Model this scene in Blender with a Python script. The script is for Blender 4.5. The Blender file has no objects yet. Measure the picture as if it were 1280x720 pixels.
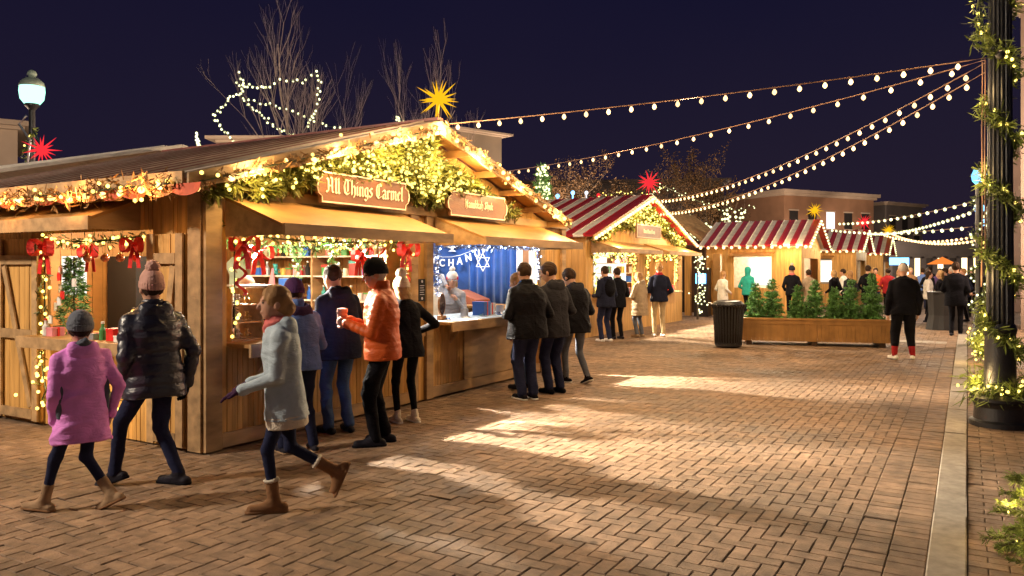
import bpy, math, random
import numpy as np
from mathutils import Vector, Matrix
RNG = random.Random(7)
NR = np.random.RandomState(11)
SC = bpy.context.scene
COL = SC.collection
PI = math.pi

# ---------------------------------------------------------------- materials
MATS = {}
def _n(nt, t, **kw):
    n = nt.nodes.new(t)
    for k, v in kw.items(): setattr(n, k, v)
    return n
def mat(name, col, rough=0.6, var=0.12, scale=6.0, bump=0.15, bscale=60.0, stretch=(1,1,1), metal=0.0, spec=0.4, col2=None,
        rnd=0.0, crease=0.0, stain=0.0, emit=None, estr=0.0, sheen=0.0, coat=0.0, bdist=0.01, sss=0.0):
    """procedural principled: noise mottling, bump, per-piece variation from the 'rnd' attribute"""
    if name in MATS: return MATS[name]
    m = bpy.data.materials.new(name); m.use_nodes = True
    nt = m.node_tree; nt.nodes.clear(); L = nt.links.new
    out = _n(nt, 'ShaderNodeOutputMaterial'); b = _n(nt, 'ShaderNodeBsdfPrincipled'); L(b.outputs[0], out.inputs[0])
    tc = _n(nt, 'ShaderNodeTexCoord'); mp = _n(nt, 'ShaderNodeMapping'); mp.inputs['Scale'].default_value = stretch
    L(tc.outputs['Object'], mp.inputs[0])
    no = _n(nt, 'ShaderNodeTexNoise'); no.inputs['Scale'].default_value = scale; no.inputs['Detail'].default_value = 5
    L(mp.outputs[0], no.inputs['Vector'])
    c2 = col2 if col2 else tuple(min(1, c*(1+var*2)) for c in col)
    c1 = col if col2 else tuple(c*(1-var*1.6) for c in col)
    rp = _n(nt, 'ShaderNodeMapRange'); rp.inputs[1].default_value = .3; rp.inputs[2].default_value = .7
    L(no.outputs[0], rp.inputs[0])
    mx = _n(nt, 'ShaderNodeMix', data_type='RGBA'); mx.inputs[6].default_value = (*c1, 1); mx.inputs[7].default_value = (*c2, 1)
    L(rp.outputs[0], mx.inputs[0]); colout = mx.outputs[2]
    if rnd > 0:
        at = _n(nt, 'ShaderNodeAttribute'); at.attribute_name = 'rnd'
        mr = _n(nt, 'ShaderNodeMapRange'); mr.inputs[3].default_value = 1-rnd; mr.inputs[4].default_value = 1+rnd
        L(at.outputs['Fac'], mr.inputs[0])
        hs = _n(nt, 'ShaderNodeHueSaturation'); L(colout, hs.inputs['Color']); L(mr.outputs[0], hs.inputs['Value'])
        colout = hs.outputs[0]
    if stain > 0:
        n3 = _n(nt, 'ShaderNodeTexNoise'); n3.inputs['Scale'].default_value = .55; n3.inputs['Detail'].default_value = 7; n3.inputs['Roughness'].default_value = .62; L(tc.outputs['Object'], n3.inputs['Vector'])
        m3 = _n(nt, 'ShaderNodeMapRange'); m3.inputs[1].default_value = .35; m3.inputs[2].default_value = .62; m3.inputs[3].default_value = 1-stain; m3.inputs[4].default_value = 1.08; L(n3.outputs[0], m3.inputs[0])
        vo = _n(nt, 'ShaderNodeTexVoronoi'); vo.inputs['Scale'].default_value = 1.7; L(tc.outputs['Object'], vo.inputs['Vector'])
        m4 = _n(nt, 'ShaderNodeMapRange'); m4.inputs[1].default_value = .035; m4.inputs[2].default_value = .06; m4.inputs[3].default_value = .45; m4.inputs[4].default_value = 1.0; L(vo.outputs['Distance'], m4.inputs[0])
        mu = _n(nt, 'ShaderNodeMath', operation='MULTIPLY'); L(m3.outputs[0], mu.inputs[0]); L(m4.outputs[0], mu.inputs[1])
        h3 = _n(nt, 'ShaderNodeHueSaturation'); L(colout, h3.inputs['Color']); L(mu.outputs[0], h3.inputs['Value']); colout = h3.outputs[0]
        m5 = _n(nt, 'ShaderNodeMapRange'); m5.inputs[1].default_value = .35; m5.inputs[2].default_value = .65; m5.inputs[3].default_value = rough-.18; m5.inputs[4].default_value = rough+.14; L(n3.outputs[0], m5.inputs[0]); L(m5.outputs[0], b.inputs['Roughness'])
    L(colout, b.inputs['Base Color'])
    b.inputs['Roughness'].default_value = rough; b.inputs['Metallic'].default_value = metal
    b.inputs['Specular IOR Level'].default_value = spec
    if sheen: b.inputs['Sheen Weight'].default_value = sheen
    if coat: b.inputs['Coat Weight'].default_value = coat; b.inputs['Coat Roughness'].default_value = .15
    if sss: b.inputs['Subsurface Weight'].default_value = sss; b.inputs['Subsurface Scale'].default_value = .02
    if bump > 0:
        n2 = _n(nt, 'ShaderNodeTexNoise'); n2.inputs['Scale'].default_value = bscale; n2.inputs['Detail'].default_value = 4
        L(mp.outputs[0], n2.inputs['Vector'])
        bp = _n(nt, 'ShaderNodeBump'); bp.inputs['Strength'].default_value = min(1, bump*2); bp.inputs['Distance'].default_value = bdist
        L(n2.outputs[0], bp.inputs['Height'])
        if crease > 0:
            n4 = _n(nt, 'ShaderNodeTexNoise'); n4.inputs['Scale'].default_value = 9; n4.inputs['Detail'].default_value = 3; n4.inputs['Distortion'].default_value = 1.6; mp4 = _n(nt, 'ShaderNodeMapping'); mp4.inputs['Scale'].default_value = (1,1,2.2); L(tc.outputs['Object'], mp4.inputs[0]); L(mp4.outputs[0], n4.inputs['Vector'])
            b4 = _n(nt, 'ShaderNodeBump'); b4.inputs['Strength'].default_value = crease; b4.inputs['Distance'].default_value = .045; L(n4.outputs[0], b4.inputs['Height']); L(b4.outputs[0], bp.inputs['Normal'])
        L(bp.outputs[0], b.inputs['Normal'])
    if emit:
        b.inputs['Emission Color'].default_value = (*emit, 1); b.inputs['Emission Strength'].default_value = estr
        m.cycles.emission_sampling = 'NONE'
    MATS[name] = m
    return m
def glow(name, col, s, sample='NONE'):
    if name in MATS: return MATS[name]
    m = bpy.data.materials.new(name); m.use_nodes = True; nt = m.node_tree; nt.nodes.clear()
    out = _n(nt, 'ShaderNodeOutputMaterial'); e = _n(nt, 'ShaderNodeEmission')
    e.inputs[0].default_value = (*col, 1); e.inputs[1].default_value = s
    if 'globe' not in name and 'star' not in name and 'window' not in name and 'panel' not in name:
        oi = _n(nt, 'ShaderNodeObjectInfo'); mr = _n(nt, 'ShaderNodeMapRange'); mr.inputs[3].default_value = s*.75; mr.inputs[4].default_value = s*1.6; nt.links.new(oi.outputs['Random'], mr.inputs[0]); nt.links.new(mr.outputs[0], e.inputs[1])
    nt.links.new(e.outputs[0], out.inputs[0]); m.cycles.emission_sampling = sample
    MATS[name] = m; return m

# ---------------------------------------------------------------- mesh builder (world coordinates unless the parent says otherwise)
def nrm(v):
    v = np.asarray(v, float); return v/max(1e-9, np.linalg.norm(v))
def frame(d, up=(0,0,1)):
    d = nrm(d); u = np.asarray(up, float)
    if abs(np.dot(d, u)) > .98: u = np.array([1., 0, 0])
    s = nrm(np.cross(d, u)); return s, nrm(np.cross(s, d)), d
class MB:
    def __init__(s): s.v = []; s.f = []; s.r = []; s.m = []; s.n = 0; s.mi = 0
    def raw(s, vs, fs, r=None, mi=None):
        r = RNG.random() if r is None else r
        s.v.extend([tuple(float(c) for c in v) for v in vs]); n = s.n
        for f in fs: s.f.append(tuple(i+n for i in f)); s.r.append(r); s.m.append(s.mi if mi is None else mi)
        s.n += len(vs); return s
    def box(s, x0, x1, y0, y1, z0, z1, r=None, mi=None):
        if x0 > x1: x0, x1 = x1, x0
        if y0 > y1: y0, y1 = y1, y0
        if z0 > z1: z0, z1 = z1, z0
        return s.raw([(x0,y0,z0),(x1,y0,z0),(x1,y1,z0),(x0,y1,z0),(x0,y0,z1),(x1,y0,z1),(x1,y1,z1),(x0,y1,z1)],
              [(0,3,2,1),(4,5,6,7),(0,1,5,4),(1,2,6,5),(2,3,7,6),(3,0,4,7)], r, mi)
    def beam(s, p0, p1, w, h, up=(0,0,1), r=None, mi=None):
        p0 = np.array(p0, float); p1 = np.array(p1, float); a, b, d = frame(p1-p0, up)
        a = a*w/2; b = b*h/2
        return s.raw([p0-a-b, p0+a-b, p0+a+b, p0-a+b, p1-a-b, p1+a-b, p1+a+b, p1-a+b],
              [(0,1,2,3),(7,6,5,4),(0,4,5,1),(1,5,6,2),(2,6,7,3),(3,7,4,0)], r, mi)
    def prism(s, poly, ax, a0, a1, r=None, mi=None):
        """poly of 2-D points; ax 'x': (y,z) pushed along x; 'y': (x,z); 'z': (x,y)"""
        def P(p, a): return (a, p[0], p[1]) if ax == 'x' else ((p[0], a, p[1]) if ax == 'y' else (p[0], p[1], a))
        n = len(poly); vs = [P(p, a0) for p in poly]+[P(p, a1) for p in poly]
        fs = [tuple(range(n)), tuple(range(2*n-1, n-1, -1))]+[(i, i+n, (i+1) % n+n, (i+1) % n) for i in range(n)]
        return s.raw(vs, fs, r, mi)
    def quad(s, a, b, c, d, r=None, mi=None): return s.raw([a,b,c,d], [(0,1,2,3)], r, mi)
    def tube(s, pts, rad, n=8, cap=True, r=None, mi=None):
        pts = [np.array(p, float) for p in pts]; m = len(pts)
        if not hasattr(rad, '__len__'): rad = [rad]*m
        vs = []
        a0 = None
        for i, p in enumerate(pts):
            d = pts[min(i+1, m-1)]-pts[max(i-1, 0)]; a, b, d = frame(d)
            if a0 is not None:
                a = nrm(a0-d*np.dot(a0, d)); b = np.cross(d, a)
            a0 = a
            for k in range(n):
                t = 2*PI*k/n; vs.append(p+(a*math.cos(t)+b*math.sin(t))*rad[i])
        fs = [(i*n+k, i*n+(k+1) % n, (i+1)*n+(k+1) % n, (i+1)*n+k) for i in range(m-1) for k in range(n)]
        if cap: fs += [tuple(range(n-1, -1, -1)), tuple(range((m-1)*n, m*n))]
        return s.raw(vs, fs, r, mi)
    def lathe(s, c, prof, n=16, r=None, mi=None, flute=0, fd=0.0):
        vs = []
        for (rr, z) in prof:
            for k in range(n):
                t = 2*PI*k/n; q = rr*(1-fd*(.5+.5*math.cos(flute*t))) if flute else rr
                vs.append((c[0]+q*math.cos(t), c[1]+q*math.sin(t), c[2]+z))
        m = len(prof)
        fs = [(i*n+k, i*n+(k+1) % n, (i+1)*n+(k+1) % n, (i+1)*n+k) for i in range(m-1) for k in range(n)]
        fs += [tuple(range(n-1, -1, -1)), tuple(range((m-1)*n, m*n))]
        return s.raw(vs, fs, r, mi)
    def ball(s, c, rad, n=8, sq=(1,1,1), r=None, mi=None):
        m = max(3, n//2+1)
        vs = [(c[0], c[1], c[2]-rad*sq[2])]
        for i in range(1, m):
            p = -PI/2+PI*i/m
            for k in range(n):
                t = 2*PI*k/n; vs.append((c[0]+rad*sq[0]*math.cos(p)*math.cos(t), c[1]+rad*sq[1]*math.cos(p)*math.sin(t), c[2]+rad*sq[2]*math.sin(p)))
        vs.append((c[0], c[1], c[2]+rad*sq[2])); e = len(vs)-1
        fs = [(0, 1+(k+1) % n, 1+k) for k in range(n)]
        fs += [(1+(i-1)*n+k, 1+(i-1)*n+(k+1) % n, 1+i*n+(k+1) % n, 1+i*n+k) for i in range(1, m-1) for k in range(n)]
        fs += [(1+(m-2)*n+k, 1+(m-2)*n+(k+1) % n, e) for k in range(n)]
        return s.raw(vs, fs, r, mi)
def wloc(o):
    l = Vector((0,0,0))
    while o is not None: l += o.location; o = o.parent
    return l
def link(name, me, parent=None):
    o = bpy.data.objects.new(name, me); COL.objects.link(o)
    if parent is not None: o.parent = parent
    return o
def obj(name, mb, mats, parent=None, local=False, smooth=False):
    """one mesh object; vertices are given in world space and stored relative to the parent (local=True: as given)"""
    if not isinstance(mats, (list, tuple)): mats = [mats]
    V = np.array(mb.v, float)
    if local: off = np.zeros(3)
    elif parent is not None: off = np.array(wloc(parent))
    else:
        off = np.array([(V[:,0].min()+V[:,0].max())/2, (V[:,1].min()+V[:,1].max())/2, V[:,2].min()])
    me = bpy.data.meshes.new(name)
    me.from_pydata((V-off).tolist(), [], mb.f); me.validate()
    if len(me.polygons) == len(mb.f):
        a = me.attributes.new('rnd', 'FLOAT', 'FACE'); a.data.foreach_set('value', np.array(mb.r, dtype=np.float32))
        if len(mats) > 1: me.polygons.foreach_set('material_index', np.array(mb.m, dtype=np.int32))
    for m in mats: me.materials.append(m)
    if smooth: me.polygons.foreach_set('use_smooth', [True]*len(me.polygons))
    o = link(name, me, parent)
    if parent is None and not local: o.location = off.tolist()
    return o
def npmesh(name, V, F, mats, rnd=None, smooth=True):
    me = bpy.data.meshes.new(name)
    V = np.ascontiguousarray(V, dtype=np.float32); F = np.ascontiguousarray(F, dtype=np.int32); k = F.shape[1]
    me.vertices.add(len(V)); me.vertices.foreach_set('co', V.ravel())
    me.loops.add(F.size); me.loops.foreach_set('vertex_index', F.ravel())
    me.polygons.add(len(F)); me.polygons.foreach_set('loop_start', np.arange(0, F.size, k, dtype=np.int32))
    try: me.polygons.foreach_set('loop_total', np.full(len(F), k, dtype=np.int32))
    except Exception: pass
    me.polygons.foreach_set('use_smooth', [smooth]*len(F))
    me.update(calc_edges=True)
    if rnd is not None:
        a = me.attributes.new('rnd', 'FLOAT', 'FACE'); a.data.foreach_set('value', np.asarray(rnd, dtype=np.float32))
    for m in (mats if isinstance(mats, (list, tuple)) else [mats]): me.materials.append(m)
    return me
def thing(name, label, cat, loc=(0,0,0), rz=0.0, group=None):
    o = bpy.data.objects.new(name, None); COL.objects.link(o); o.location = loc; o.rotation_euler = (0,0,rz)
    o.empty_display_size = .1
    return tag(o, label, cat, group)
def tag(o, label=None, cat=None, group=None, kind=None):
    if label: o['label'] = label
    if cat: o['category'] = cat
    if group: o['group'] = group
    if kind: o['kind'] = kind
    return o
def lamp(kind, loc, power, col, size=.05, aim=None, spot=None, blend=.5):
    l = bpy.data.lights.new('lamp_light', kind); l.energy = power; l.color = col
    if kind in ('POINT', 'SPOT'): l.shadow_soft_size = size
    if kind == 'AREA': l.size = size
    if spot: l.spot_size = math.radians(spot); l.spot_blend = blend
    o = bpy.data.objects.new('lamp_light', l); COL.objects.link(o); o.location = loc
    if aim is not None: o.rotation_euler = (Vector(aim)-Vector(loc)).to_track_quat('-Z', 'Y').to_euler()
    return o
# shared small bulb meshes -------------------------------------------------
def bulb_mesh(name, r, m, pear=False, n=6):
    mb = MB()
    if pear:
        mb.lathe((0,0,0), [(r*.35, 0), (r*.9, -r*.9), (r, -r*1.5), (r*.6, -r*2.2), (r*.15, -r*2.5)], n)
    else: mb.ball((0,0,0), r, n)
    me = bpy.data.meshes.new(name); me.from_pydata(mb.v, [], mb.f); me.materials.append(m)
    me.polygons.foreach_set('use_smooth', [True]*len(me.polygons)); return me
def bulbs(parent, pts, me, name='light_bulb'):
    off = wloc(parent)
    pts = sorted([tuple(map(float, p)) for p in pts], key=lambda p: math.dist(p, (0,0,1.7)))
    for p in pts[:100]:
        o = bpy.data.objects.new(name, me); COL.objects.link(o); o.parent = parent; o.location = Vector(p)-off
    if len(pts) > 100:
        V = np.array([v.co[:] for v in me.vertices]); Fs = [tuple(p.vertices) for p in me.polygons]
        mb = MB()
        for p in pts[100:]: mb.raw(V+np.array(p), Fs, r=.5)
        o = obj(name, mb, me.materials[0], parent); o['kind'] = 'stuff'
def catenary(p0, p1, sag, n):
    p0 = np.array(p0, float); p1 = np.array(p1, float); out = []
    for i in range(n+1):
        t = i/n; p = p0*(1-t)+p1*t; p[2] -= sag*4*t*(1-t); out.append(p)
    return out
def resample(pts, step):
    pts = [np.array(p, float) for p in pts]; out = [pts[0]]; acc = 0
    for a, b in zip(pts, pts[1:]):
        L = np.linalg.norm(b-a); d = step-acc
        while d <= L: out.append(a+(b-a)*d/L); d += step
        acc = (acc+L) % step
    return out
def needle_cloud(P, D, length, width, n_per, spread, seed=1, droop=0.0):
    """many thin leaf blades: P centres (k,3), D growth directions (k,3); returns verts, quads, rnd"""
    rs = np.random.RandomState(seed)
    P = np.repeat(np.asarray(P, float), n_per, 0); D = np.repeat(np.asarray(D, float), n_per, 0); k = len(P)
    d = D+rs.normal(0, spread, (k,3)); d[:,2] -= droop; d /= np.linalg.norm(d, axis=1)[:,None]+1e-9
    q = rs.normal(0, 1, (k,3)); s = np.cross(d, q); s /= np.linalg.norm(s, axis=1)[:,None]+1e-9
    L = (length*rs.uniform(.6, 1.25, k))[:,None]; w = width*.5*rs.uniform(.7,1.3,k)[:,None]
    P = P+rs.normal(0, length*.15, (k,3))
    V = np.stack([P-s*w*.5, P+s*w*.5, P+d*L*.6+s*w, P+d*L, P+d*L*.6-s*w], 1).reshape(-1,3)
    F = np.arange(k)[:,None]*5
    T = np.concatenate([F+np.array([[0,1,2,4]])], 1); U = np.concatenate([F+np.array([[4,2,3,3]])], 1)
    return V, T, F, rs.rand(k)
def needles(name, P, D, length, width, n_per, spread, m, parent=None, seed=1, droop=0.0):
    V, T, F, r = needle_cloud(P, D, length, width, n_per, spread, seed, droop)
    F3 = np.concatenate([F+np.array([[0,1,2]]), F+np.array([[0,2,4]]), F+np.array([[4,2,3]])], 0)
    off = np.array(wloc(parent)) if parent is not None else V.mean(0)*np.array([1,1,0])
    me = npmesh(name, V-off, F3, m, np.concatenate([r,r,r]), smooth=False)
    o = link(name, me, parent)
    if parent is None: o.location = off.tolist()
    return o
# ---------------------------------------------------------------- bodies: signed distance fields meshed as one surface
def smin(a, b, k):
    h = np.clip(.5+.5*(b-a)/k, 0, 1); return b*(1-h)+a*h-k*h*(1-h)
class Vox:
    def __init__(s, lo, hi, h):
        s.h = h; s.lo = np.array(lo, float); n = [int(math.ceil((hi[i]-lo[i])/h))+1 for i in range(3)]
        s.ax = [s.lo[i]+h*np.arange(n[i]) for i in range(3)]; s.f = np.full(n, .5, dtype=np.float32)
    def _sl(s, lo, hi, pad):
        sl = []
        for i in range(3):
            a = int(max(0, math.floor((lo[i]-pad-s.lo[i])/s.h))); b = int(min(len(s.ax[i]), math.ceil((hi[i]+pad-s.lo[i])/s.h)+1))
            if b <= a: return None
            sl.append(slice(a, b))
        return tuple(sl)
    def _xyz(s, sl): return s.ax[0][sl[0]][:,None,None], s.ax[1][sl[1]][None,:,None], s.ax[2][sl[2]][None,None,:]
    def add(s, prim, k=.01, op='+'):
        lo, hi, fn = prim; sl = s._sl(lo, hi, k+3*s.h)
        if sl is None: return s
        d = fn(*s._xyz(sl)).astype(np.float32)
        if op == '+': s.f[sl] = smin(s.f[sl], d, k)
        else: s.f[sl] = -smin(-s.f[sl], d, k)
        return s
    def disp(s, fn):
        s.f += fn(*s._xyz((slice(None),)*3)).astype(np.float32); return s
    def cut(s, c, n):   # keep the side the normal points away from
        x, y, z = s._xyz((slice(None),)*3)
        s.f = np.maximum(s.f, ((x-c[0])*n[0]+(y-c[1])*n[1]+(z-c[2])*n[2]).astype(np.float32)); return s
    def mesh(s):
        f = s.f.copy()
        for a in range(3):
            sl = [slice(None)]*3; sl[a] = 0; f[tuple(sl)] = .5; sl[a] = -1; f[tuple(sl)] = .5
        ins = f < 0
        n = np.array(f.shape)-1
        acc = np.zeros(tuple(n), np.int8)
        for dx in (0,1):
            for dy in (0,1):
                for dz in (0,1): acc += ins[dx:dx+n[0], dy:dy+n[1], dz:dz+n[2]]
        act = (acc > 0) & (acc < 8); ci = np.argwhere(act)
        if len(ci) == 0: return np.zeros((0,3)), np.zeros((0,4), int)
        idx = np.full(tuple(n), -1, np.int64); idx[act] = np.arange(len(ci))
        cor = {}
        for dx in (0,1):
            for dy in (0,1):
                for dz in (0,1): cor[(dx,dy,dz)] = f[ci[:,0]+dx, ci[:,1]+dy, ci[:,2]+dz]
        S = np.zeros((len(ci),3)); C = np.zeros(len(ci))
        for a in range(3):
            for u in (0,1):
                for w in (0,1):
                    p = [0,0,0]; o = [i for i in range(3) if i != a]; p[o[0]] = u; p[o[1]] = w; q = list(p); q[a] = 1
                    f0 = cor[tuple(p)]; f1 = cor[tuple(q)]; m = (f0 < 0) != (f1 < 0)
                    t = np.where(m, f0/np.where(m, f0-f1, 1), 0)
                    for i in range(3): S[:,i] += np.where(m, (p[i] if i != a else t), 0)
                    C += m
        V = (ci+S/C[:,None])*s.h+s.lo
        Fs = []
        for a in range(3):
            b, c = (a+1) % 3, (a+2) % 3
            sl0 = [slice(1,-1)]*3; sl0[a] = slice(0,-1); sl1 = list(sl0); sl1[a] = slice(1,None)
            A = ins[tuple(sl0)]; B = ins[tuple(sl1)]
            for sign in (0,1):
                e = np.argwhere((A & ~B) if sign == 0 else (~A & B))
                if len(e) == 0: continue
                g = e.copy()
                for i in range(3):
                    if i != a: g[:,i] += 1
                def id_(db, dc):
                    h = g.copy(); h[:,b] -= db; h[:,c] -= dc; return idx[h[:,0], h[:,1], h[:,2]]
                q = np.stack([id_(1,1), id_(0,1), id_(0,0), id_(1,0)], 1)
                Fs.append(q if sign == 0 else q[:,::-1])
        return V, np.concatenate(Fs)
def sph(c, r):
    c = np.asarray(c, float)
    return c-r, c+r, lambda x,y,z: np.sqrt((x-c[0])**2+(y-c[1])**2+(z-c[2])**2)-r
def ell(c, r, M=None):
    c = np.asarray(c, float); r = np.asarray(r, float); R = max(r)
    def fn(x, y, z):
        X, Y, Z = x-c[0], y-c[1], z-c[2]
        if M is not None: X, Y, Z = [M[i][0]*X+M[i][1]*Y+M[i][2]*Z for i in range(3)]
        k0 = np.sqrt((X/r[0])**2+(Y/r[1])**2+(Z/r[2])**2); k1 = np.sqrt((X/r[0]**2)**2+(Y/r[1]**2)**2+(Z/r[2]**2)**2)+1e-6
        return k0*(k0-1)/k1
    return c-R, c+R, fn
def rc(a, b, ra, rb, quilt=0, sp=.05, q0=0.0):
    a = np.asarray(a, float); b = np.asarray(b, float); ab = b-a; L2 = float(ab@ab)+1e-9; L = math.sqrt(L2); R = max(ra, rb)+quilt
    def fn(x, y, z):
        t = np.clip(((x-a[0])*ab[0]+(y-a[1])*ab[1]+(z-a[2])*ab[2])/L2, 0, 1)
        d = np.sqrt((x-a[0]-t*ab[0])**2+(y-a[1]-t*ab[1])**2+(z-a[2]-t*ab[2])**2)
        r = ra+(rb-ra)*t
        if quilt: r = r+quilt*(np.abs(np.sin(PI*(t*L+q0)/sp))**.55-.6)
        return d-r
    return np.minimum(a, b)-R, np.maximum(a, b)+R, fn
def loft(zs, rx, ry, cx=0.0, cy=0.0, n=2.4, quilt=0, sp=.05, M=None, o=(0,0,0), rnd=.01):
    """vertical stack of ellipses in the frame M at o"""
    zs = np.asarray(zs, float); rx = np.broadcast_to(rx, zs.shape).astype(float); ry = np.broadcast_to(ry, zs.shape).astype(float)
    cx = np.broadcast_to(cx, zs.shape).astype(float); cy = np.broadcast_to(cy, zs.shape).astype(float); o = np.asarray(o, float)
    R = math.hypot(max(rx.max(), ry.max())+quilt+max(np.abs(cx).max(), np.abs(cy).max()), 0); z0, z1 = zs[0], zs[-1]
    def fn(x, y, z):
        X, Y, Z = x-o[0], y-o[1], z-o[2]
        if M is not None: X, Y, Z = [M[i][0]*X+M[i][1]*Y+M[i][2]*Z for i in range(3)]
        zc = np.clip(Z, z0, z1); a = np.interp(zc, zs, rx); b = np.interp(zc, zs, ry)
        if quilt:
            q = quilt*(np.abs(np.sin(PI*zc/sp))**.55-.6); a = a+q; b = b+q
        X = X-np.interp(zc, zs, cx); Y = Y-np.interp(zc, zs, cy)
        k = (np.abs(X/a)**n+np.abs(Y/b)**n)**(1/n)
        d = (k-1)*np.minimum(a, b)
        e = np.maximum(Z-z1, z0-Z)
        return np.where(d > 0, np.sqrt(d*d+np.maximum(e, 0)**2)*np.sign(np.maximum(d, e)), np.maximum(d, e))
    if M is None: lo = o+[-R, -R, z0]; hi = o+[R, R, z1]
    else:
        Z = np.asarray(M)[2]; p0 = o+Z*z0; p1 = o+Z*z1; lo = np.minimum(p0, p1)-R; hi = np.maximum(p0, p1)+R
    return lo, hi, fn
def rotm(yaw=0, pitch=0, roll=0):
    """rows = right, forward, up of a frame yawed (to its left positive), pitched down (positive), rolled"""
    m = Matrix.Rotation(yaw, 3, 'Z') @ Matrix.Rotation(-pitch, 3, 'X') @ Matrix.Rotation(roll, 3, 'Y')
    return np.array(m.transposed())
def ik(a, b, l1, l2, hint):
    a = np.asarray(a, float); b = np.asarray(b, float); d = b-a; D = min(np.linalg.norm(d), (l1+l2)*.999); u = nrm(d); b = a+u*D
    x = (l1*l1-l2*l2+D*D)/(2*D); h = math.sqrt(max(0, l1*l1-x*x)); hint = np.asarray(hint, float); p = nrm(hint-u*(hint@u))
    return a+u*x+p*h, b
def hand(vx, w, d, nrmv, s, curl=.5, side=1, glove=0.0, spread=0.0):
    """palm + four unequal bent fingers + thumb off the palm's side"""
    d = nrm(d); n = nrm(np.asarray(nrmv, float)-d*np.dot(nrmv, d)); t = np.cross(d, n)*side; w = np.asarray(w, float)
    def pt(a, b, c): return w+(d*a+t*b+n*c)*s
    M = np.array([t, d, n])
    vx.add(rc(w-d*.03*s, pt(.02,0,0), (.024+glove)*s, (.024+glove)*s), .01)
    vx.add(ell(pt(.05,0,0), np.array([.040+glove, .050+glove, .016+glove])*s, M), .012)
    for b, L in ((-.030,.060), (-.010,.070), (.011,.076), (.031,.068)):
        c1 = curl*.9; c2 = curl*1.8; sp = spread*b*8
        p0 = pt(.085-abs(b)*.25, b, 0)
        d1 = nrm(d*math.cos(c1)+n*-math.sin(c1)+t*sp); d2 = nrm(d*math.cos(c2)+n*-math.sin(c2)+t*sp)
        r = (.0085+glove*.7)*s
        p1 = p0+d1*L*.55*s; p2 = p1+d2*L*.5*s
        vx.add(rc(p0-d*.02*s, p1, r*1.08, r), .004).add(rc(p1, p2, r, r*.82), .003)
    q0 = pt(.02, .028, -.004); q1 = q0+nrm(d*.75+t*.75-n*.25)*.040*s; q2 = q1+nrm(d*.9+t*.15-n*.5*max(.3,curl))*.032*s
    r = (.0105+glove*.7)*s
    vx.add(rc(q0, q1, r*1.25, r), .008).add(rc(q1, q2, r, r*.8), .003)
def join(parts):
    V = []; F = []; n = 0
    for v, f in parts: V.append(v); F.append(f+n); n += len(v)
    return np.concatenate(V), np.concatenate(F)
def wrinkle(a, seed=0, sc=1.0):
    r = np.random.RandomState(seed); ph = r.uniform(0, 6, 8)
    def fn(x, y, z):
        rg = lambda u: (1-np.abs(np.sin(u)))**2
        m1 = .5+.5*np.sin(x*7+ph[6]+2*np.sin(z*6+ph[7])); m2 = .5+.5*np.sin(z*8+ph[2]+2*np.sin(y*7+ph[5]))
        w = 1.5*m1*rg(z*15*sc+x*7*sc+1.6*np.sin(x*9*sc+ph[0])+1.2*np.sin(y*11*sc+ph[1]))+1.3*m2*rg(z*9*sc-x*13*sc+ph[2]+1.5*np.sin(y*9+ph[3]))+.5*rg(x*21*sc+z*8*sc+ph[4]+np.sin(y*17+ph[5]))-.6
        return -a*w*1.25
    return fn
SKIN = mat('skin', (.50,.27,.18), .5, .06, 12, .05, 90, sss=.08)
EYE = mat('eye_dark', (.02,.015,.012), .2, .05, 5, 0)
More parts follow.
